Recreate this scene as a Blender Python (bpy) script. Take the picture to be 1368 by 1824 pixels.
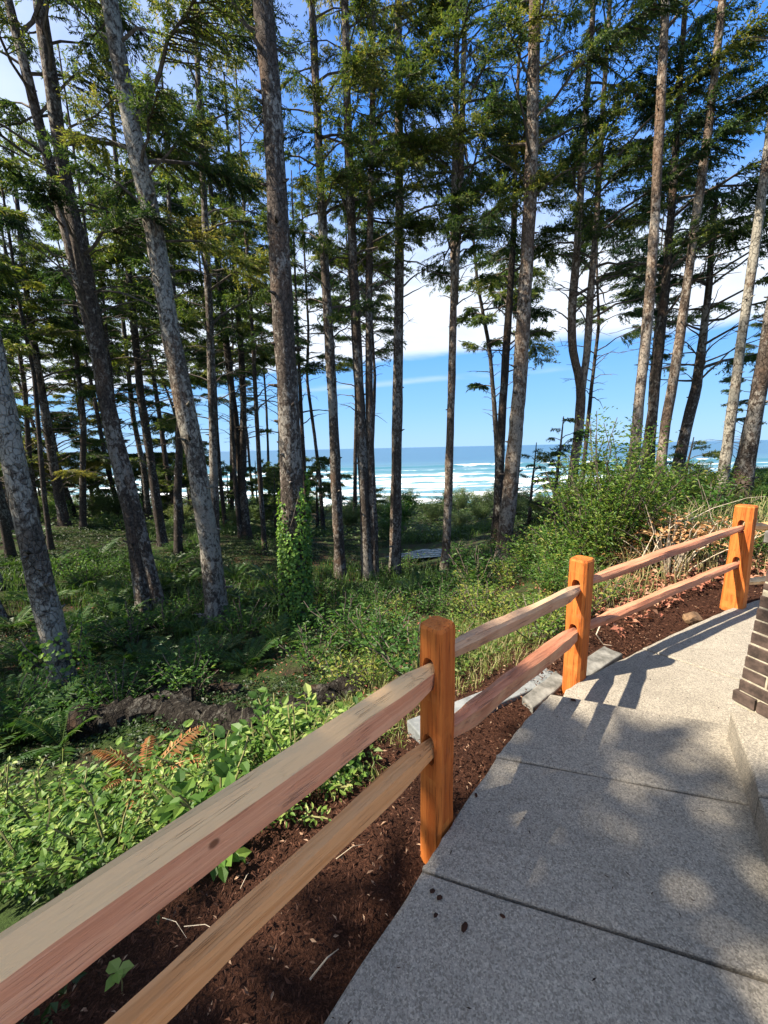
import bpy, math, random
import numpy as np
from mathutils import Vector, Matrix, Euler

random.seed(7)
rng = np.random.default_rng(7)
R = math.radians
scene = bpy.context.scene
for o in list(bpy.data.objects):
    bpy.data.objects.remove(o)
COL = scene.collection

# ------------------------------------------------------------------ camera
PITCH, ROLL, CAMZ = 9.45, 1.2, 1.55
FPX, W0, H0 = 685.0, 1368, 1824
cam_d = bpy.data.cameras.new('camera')
cam = bpy.data.objects.new('camera', cam_d)
COL.objects.link(cam)
cam.location = (0, 0, CAMZ)
cam.rotation_euler = (R(90 - PITCH), R(ROLL), 0)
cam_d.sensor_fit = 'VERTICAL'
cam_d.sensor_height = 24
cam_d.lens = 24 * FPX / H0
cam_d.clip_start = 0.02
cam_d.clip_end = 60000
scene.camera = cam

# ------------------------------------------------------------------ sun, sky, exposure
SUN_TRAVEL = Vector((0.898, 0.217, -1.0)).normalized()
SUN_EL = math.asin(-SUN_TRAVEL.z)
SUN_AZ = math.atan2(-SUN_TRAVEL.x, -SUN_TRAVEL.y)      # from +Y towards +X
sd = bpy.data.lights.new('sun', 'SUN')
sd.energy = 5.0
sd.angle = R(0.53)
sd.color = (1.0, 0.90, 0.74)
sun = bpy.data.objects.new('sun', sd)
COL.objects.link(sun)
sun.rotation_euler = SUN_TRAVEL.to_track_quat('-Z', 'Y').to_euler()
sun.location = (-30, -8, 40)

world = bpy.data.worlds.new('World')
scene.world = world
world.use_nodes = True
SKY_STRENGTH = 0.125
scene.view_settings.view_transform = 'Standard'
scene.view_settings.look = 'None'
scene.view_settings.gamma = 1.0
scene.view_settings.exposure = 1.45
scene.view_settings.use_curve_mapping = False
scene.cycles.use_denoising = True
scene.cycles.max_bounces = 6
scene.cycles.transparent_max_bounces = 6
scene.cycles.caustics_reflective = False
scene.cycles.caustics_refractive = False
scene.cycles.sample_clamp_indirect = 6.0


class NT:
    """small helper for node trees"""
    def __init__(self, tree):
        self.t = tree
        for n in list(tree.nodes):
            tree.nodes.remove(n)

    def n(self, kind, **kw):
        nd = self.t.nodes.new(kind)
        for k, v in kw.items():
            if k.startswith('i_'):
                nd.inputs[k[2:].replace('_', ' ')].default_value = v
            else:
                setattr(nd, k, v)
        return nd

    def l(self, a, b):
        self.t.links.new(a, b)

    def math(self, op, a, b=None, c=None, clamp=False):
        nd = self.t.nodes.new('ShaderNodeMath')
        nd.operation = op
        nd.use_clamp = clamp
        for i, v in enumerate((a, b, c)):
            if v is None:
                continue
            if isinstance(v, (int, float)):
                nd.inputs[i].default_value = v
            else:
                self.t.links.new(v, nd.inputs[i])
        return nd.outputs[0]

    def mix(self, fac, a, b, blend='MIX'):
        nd = self.t.nodes.new('ShaderNodeMix')
        nd.data_type = 'RGBA'
        nd.blend_type = blend
        for i, v in ((0, fac), (6, a), (7, b)):
            if isinstance(v, (int, float)):
                nd.inputs[i].default_value = v
            elif isinstance(v, tuple):
                nd.inputs[i].default_value = v if len(v) == 4 else (*v, 1)
            else:
                self.t.links.new(v, nd.inputs[i])
        return nd.outputs[2]

    def ramp(self, fac, stops):
        nd = self.t.nodes.new('ShaderNodeValToRGB')
        cr = nd.color_ramp
        while len(cr.elements) < len(stops):
            cr.elements.new(0.5)
        for e, (p, c) in zip(cr.elements, stops):
            e.position = p
            e.color = c if len(c) == 4 else (*c, 1)
        if isinstance(fac, (int, float)):
            nd.inputs[0].default_value = fac
        else:
            self.t.links.new(fac, nd.inputs[0])
        return nd.outputs[0]

    def smooth(self, v, lo, hi):
        nd = self.t.nodes.new('ShaderNodeMapRange')
        nd.interpolation_type = 'SMOOTHSTEP'
        self.t.links.new(v, nd.inputs[0])
        nd.inputs[1].default_value = lo
        nd.inputs[2].default_value = hi
        return nd.outputs[0]

    def noise(self, vec, scale, detail=4, rough=0.55, dist=0.0):
        nd = self.n('ShaderNodeTexNoise')
        nd.inputs['Scale'].default_value = scale
        nd.inputs['Detail'].default_value = detail
        nd.inputs['Roughness'].default_value = rough
        nd.inputs['Distortion'].default_value = dist
        if vec is not None:
            self.l(vec, nd.inputs['Vector'])
        return nd.outputs['Fac']


def build_world():
    t = NT(world.node_tree)
    out = t.n('ShaderNodeOutputWorld')
    bg = t.n('ShaderNodeBackground')
    bg.inputs['Strength'].default_value = SKY_STRENGTH
    sky = t.n('ShaderNodeTexSky')
    sky.sky_type = 'NISHITA'
    sky.sun_disc = False
    sky.sun_elevation = SUN_EL
    sky.sun_rotation = SUN_AZ
    sky.altitude = 10
    sky.air_density = 1.0
    sky.dust_density = 0.4
    sky.ozone_density = 2.6
    tc = t.n('ShaderNodeTexCoord')
    sep = t.n('ShaderNodeSeparateXYZ')
    t.l(tc.outputs['Generated'], sep.inputs[0])
    z = t.math('MAXIMUM', sep.outputs[2], 0.02)
    u = t.math('DIVIDE', sep.outputs[0], z)
    v = t.math('DIVIDE', sep.outputs[1], z)
    s = t.math('MULTIPLY_ADD', u, 0.375, v)           # distance across the cloud bank
    comb = t.n('ShaderNodeCombineXYZ')
    t.l(u, comb.inputs[0]); t.l(v, comb.inputs[1])
    n1 = t.noise(comb.outputs[0], 0.9, 7, 0.58, 0.3)
    n2 = t.noise(comb.outputs[0], 0.28, 4, 0.55)
    w = t.math('MULTIPLY_ADD', t.math('SUBTRACT', n1, 0.5), 0.9, s)
    far = t.math('SUBTRACT', 1.0, t.smooth(w, 4.3, 4.85))
    near = t.smooth(t.math('MULTIPLY_ADD', t.math('SUBTRACT', n1, 0.5), 2.6, s), 1.35, 2.7)
    band = t.math('MULTIPLY', far, near)
    q = t.math('MULTIPLY_ADD', u, 0.8, t.math('MULTIPLY', v, 0.25))
    q = t.math('MULTIPLY_ADD', t.math('SUBTRACT', n1, 0.5), 2.4, q)
    patch = t.math('MULTIPLY', t.math('SUBTRACT', 1.0, t.smooth(q, -0.75, 0.35)), 0.8)
    patch = t.math('MULTIPLY', patch, far)
    st = t.math('SUBTRACT', 1.0, t.smooth(t.math('ABSOLUTE', t.math('SUBTRACT', t.math('MULTIPLY_ADD', t.math('SUBTRACT', n1, 0.5), 0.5, s), 6.3)), 0.0, 0.45))
    streak = t.math('MULTIPLY', st, t.math('MULTIPLY', t.smooth(n2, 0.42, 0.6), 0.4))
    cl = t.math('MAXIMUM', t.math('MAXIMUM', band, patch), streak, clamp=True)
    hs = t.n('ShaderNodeHueSaturation')
    hs.inputs['Saturation'].default_value = 0.95
    hs.inputs['Value'].default_value = 1.0
    t.l(sky.outputs[0], hs.inputs['Color'])
    hz = t.math('SUBTRACT', 1.0, t.smooth(sep.outputs[2], 0.60, 0.92))
    low = t.ramp(sep.outputs[2], [(0.0, (1.30, 2.25, 3.45)), (0.10, (0.88, 1.95, 3.45)), (0.24, (0.48, 1.55, 3.6)), (0.5, (0.30, 1.22, 3.6)), (0.8, (0.22, 0.80, 2.8))])
    skyc = t.mix(t.math('MULTIPLY', hz, 0.95), hs.outputs[0], low)
    shade = t.ramp(n1, [(0.25, (2.7, 3.05, 3.6)), (0.7, (3.6, 3.75, 3.95))])
    c = t.mix(t.math('MULTIPLY', cl, 0.92), skyc, shade)
    t.l(c, bg.inputs['Color'])
    t.l(bg.outputs[0], out.inputs['Surface'])


build_world()

# ------------------------------------------------------------------ helpers
RM = cam.rotation_euler.to_matrix()
CAMP = Vector((0, 0, CAMZ))


def ray(px, py):
    return RM @ Vector(((px - W0 / 2) / FPX, (H0 / 2 - py) / FPX, -1.0))


def AT(px, py, Y):
    d = ray(px, py)
    return CAMP + d * (Y / d.y)


def GZ(px, py, z):
    d = ray(px, py)
    return CAMP + d * ((z - CAMZ) / d.z)


def tag(o, label=None, cat=None, group=None, kind=None):
    if label: o['label'] = label
    if cat: o['category'] = cat
    if group: o['group'] = group
    if kind: o['kind'] = kind
    return o


def empty(name, loc, rz=0.0, scale=1.0):
    o = bpy.data.objects.new(name, None)
    COL.objects.link(o)
    o.location = loc
    o.rotation_euler = (0, 0, rz)
    o.scale = (scale, scale, scale)
    o.empty_display_size = 0.1
    return o


def link(name, me, parent=None):
    o = bpy.data.objects.new(name, me)
    COL.objects.link(o)
    if parent is not None:
        o.parent = parent
    return o


def np_mesh(name, V, F, mats, smooth=False, tint=None, mi=None, vattr=None):
    """V (n,3); F list of int arrays of equal width or one (m,k) array"""
    V = np.asarray(V, dtype=np.float32)
    if not isinstance(F, list):
        F = [F]
    F = [np.asarray(f, dtype=np.int32) for f in F if len(f)]
    me = bpy.data.meshes.new(name)
    me.vertices.add(len(V))
    me.vertices.foreach_set('co', V.ravel())
    loops = np.concatenate([f.ravel() for f in F])
    tot = np.concatenate([np.full(len(f), f.shape[1], dtype=np.int32) for f in F])
    start = np.concatenate([[0], np.cumsum(tot)[:-1]]).astype(np.int32)
    me.loops.add(len(loops))
    me.loops.foreach_set('vertex_index', loops)
    me.polygons.add(len(tot))
    me.polygons.foreach_set('loop_start', start)
    me.polygons.foreach_set('loop_total', tot)
    if mi is not None:
        me.polygons.foreach_set('material_index', np.asarray(mi, dtype=np.int32))
    me.polygons.foreach_set('use_smooth', np.full(len(tot), bool(smooth)))
    if tint is not None:
        a = me.attributes.new('tint', 'FLOAT', 'FACE')
        a.data.foreach_set('value', np.asarray(tint, dtype=np.float32))
    if vattr:
        for k, arr in vattr.items():
            a = me.attributes.new(k, 'FLOAT', 'POINT')
            a.data.foreach_set('value', np.asarray(arr, dtype=np.float32))
    me.update(calc_edges=True)
    for m in (mats if isinstance(mats, (list, tuple)) else [mats]):
        me.materials.append(m)
    return me


def sinnoise(x, y, seed=0, octaves=4, base=1.0):
    r = np.random.default_rng(seed)
    out = np.zeros_like(np.asarray(x, dtype=float))
    amp, f = 1.0, base
    for _ in range(octaves):
        for _ in range(3):
            a = r.uniform(0, 2 * math.pi)
            k = f * r.uniform(0.7, 1.4)
            out = out + amp * np.sin(k * (x * math.cos(a) + y * math.sin(a)) + r.uniform(0, 6.28)) / 3
        amp *= 0.5
        f *= 2.03
    return out


def tube(pts, radii, sides=6, cap=True, wob=0.0, seed=0):
    """returns V, quads, tris"""
    pts = np.asarray(pts, dtype=float)
    n = len(pts)
    r_ = np.random.default_rng(seed)
    tang = np.gradient(pts, axis=0)
    tang /= np.linalg.norm(tang, axis=1)[:, None] + 1e-9
    ref = np.array([0.0, 0, 1]) if abs(tang[0][2]) < 0.8 else np.array([1.0, 0, 0])
    V = []
    for i in range(n):
        a = np.cross(tang[i], ref); a /= np.linalg.norm(a) + 1e-9
        b = np.cross(tang[i], a)
        th = np.linspace(0, 2 * math.pi, sides, endpoint=False)
        rr = radii[i] * (1 + wob * r_.uniform(-1, 1, sides))
        V.append(pts[i] + (np.cos(th) * rr)[:, None] * a + (np.sin(th) * rr)[:, None] * b)
    V = np.concatenate(V)
    i = np.arange(n - 1)[:, None] * sides
    j = np.arange(sides)[None, :]
    j2 = (j + 1) % sides
    Q = np.stack([i + j, i + j2, i + sides + j2, i + sides + j], -1).reshape(-1, 4)
    T = np.zeros((0, 3), int)
    if cap:
        V = np.concatenate([V, pts[:1], pts[-1:]])
        c0, c1 = n * sides, n * sides + 1
        jj = np.arange(sides)
        T = np.concatenate([np.stack([np.full(sides, c0), (jj + 1) % sides, jj], -1),
                            np.stack([np.full(sides, c1), (n - 1) * sides + jj, (n - 1) * sides + (jj + 1) % sides], -1)])
    return V, Q, T


class MB:
    """collects pieces into one mesh"""
    def __init__(self):
        self.V, self.Q, self.T, self.n = [], [], [], 0
        self.qt, self.tt, self.qm, self.tm = [], [], [], []

    def add(self, V, Q=None, T=None, tint=0.5, m=0):
        V = np.asarray(V, dtype=float)
        if Q is not None and len(Q):
            self.Q.append(np.asarray(Q) + self.n)
            self.qt.append(np.broadcast_to(np.asarray(tint, dtype=float), (len(Q),)) if np.ndim(tint) == 0 or len(np.atleast_1d(tint)) == len(Q) else np.full(len(Q), 0.5))
            self.qm.append(np.full(len(Q), m))
        if T is not None and len(T):
            self.T.append(np.asarray(T) + self.n)
            self.tt.append(np.broadcast_to(np.asarray(tint, dtype=float), (len(T),)) if np.ndim(tint) == 0 or len(np.atleast_1d(tint)) == len(T) else np.full(len(T), 0.5))
            self.tm.append(np.full(len(T), m))
        self.V.append(V)
        self.n += len(V)

    def mesh(self, name, mats, smooth=False):
        V = np.concatenate(self.V)
        F, ti, mi = [], [], []
        if self.Q:
            F.append(np.concatenate(self.Q)); ti += self.qt; mi += self.qm
        if self.T:
            F.append(np.concatenate(self.T)); ti += self.tt; mi += self.tm
        return np_mesh(name, V, F, mats, smooth, np.concatenate(ti), np.concatenate(mi))


def norm(a):
    return a / (np.linalg.norm(a, axis=-1, keepdims=True) + 1e-9)


def leaf_tris(P, D, N, size, width, fold=0.25, curl=0.15):
    """diamond leaves: base P, direction D, up N -> V (4n,3), T (2n,3)"""
    D = norm(D)
    S = norm(np.cross(D, N))
    U = np.cross(S, D)
    s = size[:, None]
    w = (size * width)[:, None] * 0.5
    a = P
    b = P + D * s * 0.45 + S * w + U * w * fold * 2
    c = P + D * s - U * s * curl
    d = P + D * s * 0.45 - S * w + U * w * fold * 2
    n = len(P)
    V = np.stack([a, b, c, d], 1).reshape(-1, 3)
    k = np.arange(n)[:, None] * 4
    T = np.concatenate([k + np.array([[0, 1, 2]]), k + np.array([[0, 2, 3]])], 1).reshape(-1, 3)
    return V, T


def leaf6(P, D, N, size, width, fold=0.2, curl=0.2):
    """rounder leaves with a folded midrib, 8 triangles each"""
    D = norm(D)
    S = norm(np.cross(D, N))
    U = np.cross(S, D)
    s = size[:, None]
    w = (size * width)[:, None] * 0.5
    a = P
    b1 = P + D * s * 0.25 + S * w * 0.85 + U * w * fold * 1.6
    b2 = P + D * s * 0.6 + S * w * 0.9 + U * w * fold * 1.5 - U * s * curl * 0.35
    c = P + D * s - U * s * curl
    d2 = P + D * s * 0.6 - S * w * 0.9 + U * w * fold * 1.5 - U * s * curl * 0.35
    d1 = P + D * s * 0.25 - S * w * 0.85 + U * w * fold * 1.6
    m1 = P + D * s * 0.28
    m2 = P + D * s * 0.62 - U * s * curl * 0.4
    n = len(P)
    V = np.stack([a, b1, b2, c, d2, d1, m1, m2], 1).reshape(-1, 3)
    k = np.arange(n)[:, None] * 8
    pat = [[0, 1, 6], [6, 1, 2], [6, 2, 7], [7, 2, 3], [7, 3, 4], [7, 4, 6], [6, 4, 5], [6, 5, 0]]
    T = np.concatenate([k + np.array([p]) for p in pat], 1).reshape(-1, 3)
    return V, T


# ------------------------------------------------------------------ materials
def new_mat(name):
    m = bpy.data.materials.new(name)
    m.use_nodes = True
    t = NT(m.node_tree)
    out = t.n('ShaderNodeOutputMaterial')
    return m, t, out


def principled(t, out, col=None, rough=0.7, bump=None, bstr=0.3, bdist=0.01, spec=0.4):
    p = t.n('ShaderNodeBsdfPrincipled')
    p.inputs['Roughness'].default_value = rough
    p.inputs['Specular IOR Level'].default_value = spec
    if isinstance(col, tuple):
        p.inputs['Base Color'].default_value = (*col, 1)
    elif col is not None:
        t.l(col, p.inputs['Base Color'])
    if bump is not None:
        b = t.n('ShaderNodeBump')
        b.inputs['Strength'].default_value = bstr
        b.inputs['Distance'].default_value = bdist
        t.l(bump, b.inputs['Height'])
        t.l(b.outputs[0], p.inputs['Normal'])
    if out is not None:
        t.l(p.outputs[0], out.inputs['Surface'])
    return p


def leaf_mat(name, stops, trans=0.35, rough=0.5, spec=0.35, tcol=1.3):
    m, t, out = new_mat(name)
    at = t.n('ShaderNodeAttribute', attribute_name='tint')
    oi = t.n('ShaderNodeObjectInfo')
    f = t.math('ADD', at.outputs['Fac'], t.math('MULTIPLY', t.math('SUBTRACT', oi.outputs['Random'], 0.5), 0.25), clamp=True)
    c = t.ramp(f, stops)
    p = principled(t, None, c, rough, spec=spec)
    tr = t.n('ShaderNodeBsdfTranslucent')
    tc = t.mix(1.0, c, (tcol * 1.05, tcol * 1.05, tcol * 0.55), 'MULTIPLY')
    t.l(tc, tr.inputs['Color'])
    mx = t.n('ShaderNodeMixShader')
    mx.inputs[0].default_value = trans
    t.l(p.outputs[0], mx.inputs[1]); t.l(tr.outputs[0], mx.inputs[2])
    t.l(mx.outputs[0], out.inputs['Surface'])
    return m


M = {}
M['needle'] = leaf_mat('spruce_needles', [(0.0, (0.014, 0.036, 0.018)), (0.4, (0.045, 0.085, 0.024)), (0.75, (0.125, 0.165, 0.035)), (1.0, (0.26, 0.23, 0.06))], 0.5, 0.5)
M['salal'] = leaf_mat('salal_leaves', [(0.0, (0.020, 0.060, 0.012)), (0.5, (0.055, 0.135, 0.025)), (0.85, (0.14, 0.22, 0.04)), (1.0, (0.30, 0.30, 0.07))], 0.42, 0.5, 0.3)
M['bramble'] = leaf_mat('bramble_leaves', [(0.0, (0.028, 0.075, 0.014)), (0.5, (0.085, 0.175, 0.028)), (0.85, (0.20, 0.30, 0.055)), (1.0, (0.36, 0.42, 0.13))], 0.42, 0.5, 0.3)
M['cover'] = leaf_mat('ground_cover_leaves', [(0.0, (0.012, 0.028, 0.008)), (0.5, (0.038, 0.080, 0.015)), (0.85, (0.12, 0.17, 0.03)), (0.93, (0.22, 0.20, 0.05)), (1.0, (0.20, 0.10, 0.045))], 0.3, 0.5)
M['fern'] = leaf_mat('fern_fronds', [(0.0, (0.016, 0.046, 0.010)), (0.6, (0.038, 0.090, 0.016)), (1.0, (0.12, 0.16, 0.03))], 0.35, 0.45)
M['deadfern'] = leaf_mat('dry_fern_fronds', [(0.0, (0.16, 0.06, 0.025)), (0.6, (0.33, 0.15, 0.06)), (1.0, (0.48, 0.30, 0.14))], 0.25, 0.7, 0.2)
M['ivy'] = leaf_mat('ivy_leaves', [(0.0, (0.02, 0.06, 0.015)), (0.5, (0.05, 0.14, 0.03)), (1.0, (0.24, 0.38, 0.06))], 0.4, 0.5, 0.3)
M['grass'] = leaf_mat('grass_blades', [(0.0, (0.035, 0.08, 0.015)), (0.55, (0.09, 0.16, 0.03)), (0.85, (0.20, 0.24, 0.06)), (1.0, (0.36, 0.32, 0.15))], 0.35, 0.5)
M['willow'] = leaf_mat('willow_leaves', [(0.0, (0.045, 0.085, 0.030)), (0.5, (0.10, 0.155, 0.055)), (1.0, (0.24, 0.27, 0.11))], 0.35, 0.5)
M['drybrown'] = leaf_mat('dry_brown_leaves', [(0.0, (0.20, 0.09, 0.04)), (0.5, (0.42, 0.22, 0.10)), (1.0, (0.60, 0.42, 0.24))], 0.25, 0.7, 0.2)
M['redleaf'] = leaf_mat('red_leaf_litter', [(0.0, (0.16, 0.05, 0.035)), (0.5, (0.34, 0.14, 0.09)), (1.0, (0.55, 0.34, 0.22))], 0.2, 0.7, 0.2)


def mat_bark(name, dark, mid, pale, amount, scale=1.0):
    m, t, out = new_mat(name)
    tc = t.n('ShaderNodeTexCoord')
    oi = t.n('ShaderNodeObjectInfo')
    add = t.n('ShaderNodeVectorMath', operation='ADD')
    off = t.n('ShaderNodeVectorMath', operation='SCALE')
    cmb = t.n('ShaderNodeCombineXYZ')
    cmb.inputs[0].default_value = 13; cmb.inputs[1].default_value = 7; cmb.inputs[2].default_value = 31
    t.l(cmb.outputs[0], off.inputs[0]); t.l(oi.outputs['Random'], off.inputs['Scale'])
    t.l(tc.outputs['Object'], add.inputs[0]); t.l(off.outputs[0], add.inputs[1])
    mp = t.n('ShaderNodeMapping')
    mp.inputs['Scale'].default_value = (1, 1, 0.62)
    t.l(add.outputs[0], mp.inputs[0])
    v = mp.outputs[0]
    n1 = t.noise(v, 15 * scale, 7, 0.68, 0.5)
    n2 = t.noise(v, 26 * scale, 5, 0.65)
    n3 = t.noise(v, 1.4 * scale, 3, 0.5)
    vo = t.n('ShaderNodeTexVoronoi', feature='DISTANCE_TO_EDGE')
    vo.inputs['Scale'].default_value = 17 * scale
    t.l(v, vo.inputs['Vector'])
    crack = t.smooth(t.math('ADD', vo.outputs['Distance'], t.math('MULTIPLY', n1, 0.22)), 0.06, 0.19)
    c = t.mix(t.smooth(n2, 0.35, 0.65), dark, mid)
    l = t.math('ADD', n1, t.math('MULTIPLY', t.math('SUBTRACT', n3, 0.5), 0.7))
    c = t.mix(t.math('MULTIPLY', t.smooth(l, 0.60 - amount * 0.22, 0.68 - amount * 0.16), 0.85), c, pale)
    # dark moss / resin blotches and a rust tone
    nm = t.noise(v, 7.0 * scale, 6, 0.68, 0.3)
    c = t.mix(t.math('MULTIPLY', t.smooth(nm, 0.56, 0.64), 0.75), c, (0.028, 0.024, 0.018))
    nr = t.noise(v, 2.3 * scale, 3, 0.5)
    c = t.mix(t.math('MULTIPLY', t.smooth(nr, 0.55, 0.7), 0.35), c, (0.16, 0.085, 0.045))
    c = t.mix(t.math('MULTIPLY', t.math('SUBTRACT', 1.0, crack), 0.55), c, (0.02, 0.016, 0.013))
    h = t.math('ADD', t.math('MULTIPLY', crack, 0.6), t.math('MULTIPLY', n2, 0.5))
    principled(t, out, c, 0.92, h, 1.0, 0.035, 0.15)
    return m


M['bark'] = mat_bark('spruce_bark', (0.045, 0.034, 0.027), (0.105, 0.082, 0.066), (0.27, 0.245, 0.21), 0.45)
M['bark_pale'] = mat_bark('lichen_bark', (0.06, 0.048, 0.038), (0.145, 0.12, 0.095), (0.32, 0.295, 0.245), 0.75)
M['bark_dark'] = mat_bark('dark_bark', (0.030, 0.024, 0.020), (0.075, 0.060, 0.050), (0.20, 0.19, 0.17), 0.2)
M['bark_tan'] = mat_bark('tan_bark', (0.08, 0.055, 0.04), (0.18, 0.13, 0.095), (0.32, 0.275, 0.225), 0.6)


def mat_simple(name, c1, c2, scale, rough=0.8, bstr=0.4, bdist=0.01, stretch=(1, 1, 1)):
    m, t, out = new_mat(name)
    tc = t.n('ShaderNodeTexCoord')
    mp = t.n('ShaderNodeMapping')
    mp.inputs['Scale'].default_value = stretch
    t.l(tc.outputs['Object'], mp.inputs[0])
    n = t.noise(mp.outputs[0], scale, 6, 0.65)
    c = t.mix(t.smooth(n, 0.3, 0.7), c1, c2)
    principled(t, out, c, rough, n, bstr, bdist, 0.2)
    return m


M['twig'] = mat_simple('branch_bark', (0.045, 0.035, 0.028), (0.15, 0.12, 0.095), 14)
M['drytwig'] = mat_simple('dry_stems', (0.32, 0.25, 0.17), (0.60, 0.52, 0.40), 20)
M['drybark'] = mat_simple('old_wood', (0.10, 0.06, 0.035), (0.28, 0.17, 0.09), 18)
M['stem'] = mat_simple('green_stems', (0.10, 0.10, 0.035), (0.20, 0.19, 0.08), 20)
M['log'] = mat_bark('rotten_log', (0.007, 0.005, 0.004), (0.022, 0.018, 0.014), (0.07, 0.065, 0.055), 0.25)
M['stone'] = mat_simple('weathered_concrete', (0.07, 0.068, 0.06), (0.26, 0.25, 0.225), 7, 0.9, 0.4, 0.008)
M['plasticgrey'] = mat_simple('grey_edging', (0.13, 0.14, 0.14), (0.24, 0.25, 0.25), 12, 0.75, 0.3, 0.004)


def mat_concrete():
    m, t, out = new_mat('exposed_aggregate_concrete')
    g = t.n('ShaderNodeNewGeometry')
    v = g.outputs['Position']
    big = t.noise(v, 1.3, 5, 0.6)
    mid = t.noise(v, 9, 5, 0.65)
    vo = t.n('ShaderNodeTexVoronoi', feature='F1')
    vo.inputs['Scale'].default_value = 210
    t.l(v, vo.inputs['Vector'])
    sp = t.n('ShaderNodeSeparateColor')
    t.l(vo.outputs['Color'], sp.inputs[0])
    vo2 = t.n('ShaderNodeTexVoronoi', feature='F1')
    vo2.inputs['Scale'].default_value = 150
    t.l(v, vo2.inputs['Vector'])
    sp2 = t.n('ShaderNodeSeparateColor')
    t.l(vo2.outputs['Color'], sp2.inputs[0])
    fine = t.noise(v, 260, 3, 0.7)
    c = t.ramp(sp.outputs[0], [(0.0, (0.12, 0.115, 0.105)), (0.22, (0.20, 0.192, 0.178)), (0.5, (0.27, 0.26, 0.24)), (0.8, (0.33, 0.32, 0.295)), (1.0, (0.46, 0.44, 0.40))])
    dk = t.smooth(sp2.outputs[1], 0.84, 0.88)
    c = t.mix(t.math('MULTIPLY', dk, 0.6), c, (0.06, 0.054, 0.048))
    c = t.mix(0.35, c, t.ramp(fine, [(0.3, (0.12, 0.115, 0.105)), (0.7, (0.40, 0.39, 0.36))]))
    lv = t.math('ADD', t.math('MULTIPLY', big, 0.55), t.math('MULTIPLY', mid, 0.45))
    tone = t.ramp(lv, [(0.3, (0.84, 0.77, 0.67)), (0.5, (1.08, 0.99, 0.86)), (0.7, (1.26, 1.16, 1.0))])
    c = t.mix(1.0, c, tone, 'MULTIPLY')
    stain = t.smooth(t.noise(v, 2.3, 7, 0.72), 0.52, 0.74)
    c = t.mix(t.math('MULTIPLY', stain, 0.35), c, (0.13, 0.115, 0.095))
    h = t.math('ADD', t.math('MULTIPLY', sp.outputs[0], 0.5), t.math('MULTIPLY', fine, 0.6))
    principled(t, out, c, 0.88, h, 0.5, 0.004, 0.3)
    return m


M['concrete'] = mat_concrete()


def mat_wood(name, heart, heart2, sap, axis=0, dark=0.35):
    """cedar: grain runs along one local axis; face attribute tint 0 sapwood..1 heartwood"""
    m, t, out = new_mat(name)
    tc = t.n('ShaderNodeTexCoord')
    oi = t.n('ShaderNodeObjectInfo')
    mp = t.n('ShaderNodeMapping')
    sc = [26, 26, 26]
    sc[axis] = 1.3
    mp.inputs['Scale'].default_value = sc
    add = t.n('ShaderNodeVectorMath', operation='ADD')
    t.l(tc.outputs['Object'], add.inputs[0]); t.l(oi.outputs['Random'], add.inputs[1])
    t.l(add.outputs[0], mp.inputs[0])
    v = mp.outputs[0]
    n1 = t.noise(v, 1.0, 6, 0.6, 0.6)
    n2 = t.noise(v, 3.4, 4, 0.6)
    at = t.n('ShaderNodeAttribute', attribute_name='tint')
    big = t.noise(tc.outputs['Object'], 5.5, 4, 0.6)
    f = t.math('ADD', at.outputs['Fac'], t.math('MULTIPLY', t.math('SUBTRACT', n1, 0.5), 0.55))
    f = t.math('ADD', f, t.math('MULTIPLY', t.math('SUBTRACT', big, 0.5), 0.5))
    hc = t.mix(t.smooth(n1, 0.36, 0.64), heart, heart2)
    c = t.mix(t.smooth(f, 0.3, 0.62), sap, hc)
    c = t.mix(t.math('MULTIPLY', t.smooth(n2, 0.52, 0.72), dark), c, tuple(x * 0.32 for x in heart))
    mpc = t.n('ShaderNodeMapping')
    sc2 = [58, 58, 58]
    sc2[axis] = 0.9
    mpc.inputs['Scale'].default_value = sc2
    t.l(add.outputs[0], mpc.inputs[0])
    nc = t.noise(mpc.outputs[0], 1.0, 2, 0.5, 0.3)
    ck = t.math('SUBTRACT', 1.0, t.smooth(t.math('ABSOLUTE', t.math('SUBTRACT', nc, 0.5)), 0.004, 0.022))
    ck = t.math('MULTIPLY', ck, t.smooth(big, 0.46, 0.68))
    c = t.mix(t.math('MULTIPLY', ck, 0.6 if axis == 2 else 0.4), c, tuple(x * 0.22 for x in heart))
    grey = t.smooth(t.noise(tc.outputs['Object'], 9, 5, 0.7), 0.56, 0.75)
    c = t.mix(t.math('MULTIPLY', grey, 0.16), c, (0.34, 0.24, 0.17))
    # knots
    vo = t.n('ShaderNodeTexVoronoi', feature='F1')
    vo.inputs['Scale'].default_value = 4.3
    t.l(add.outputs[0], vo.inputs['Vector'])
    kn = t.math('SUBTRACT', 1.0, t.smooth(vo.outputs['Distance'], 0.035, 0.075))
    c = t.mix(t.math('MULTIPLY', kn, 0.8), c, (0.09, 0.030, 0.012))
    h = t.math('SUBTRACT', t.math('ADD', t.math('MULTIPLY', n1, 0.7), t.math('MULTIPLY', n2, 0.6)), t.math('MULTIPLY', ck, 0.7))
    principled(t, out, c, 0.72, h, 0.8, 0.008, 0.2)
    return m


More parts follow.
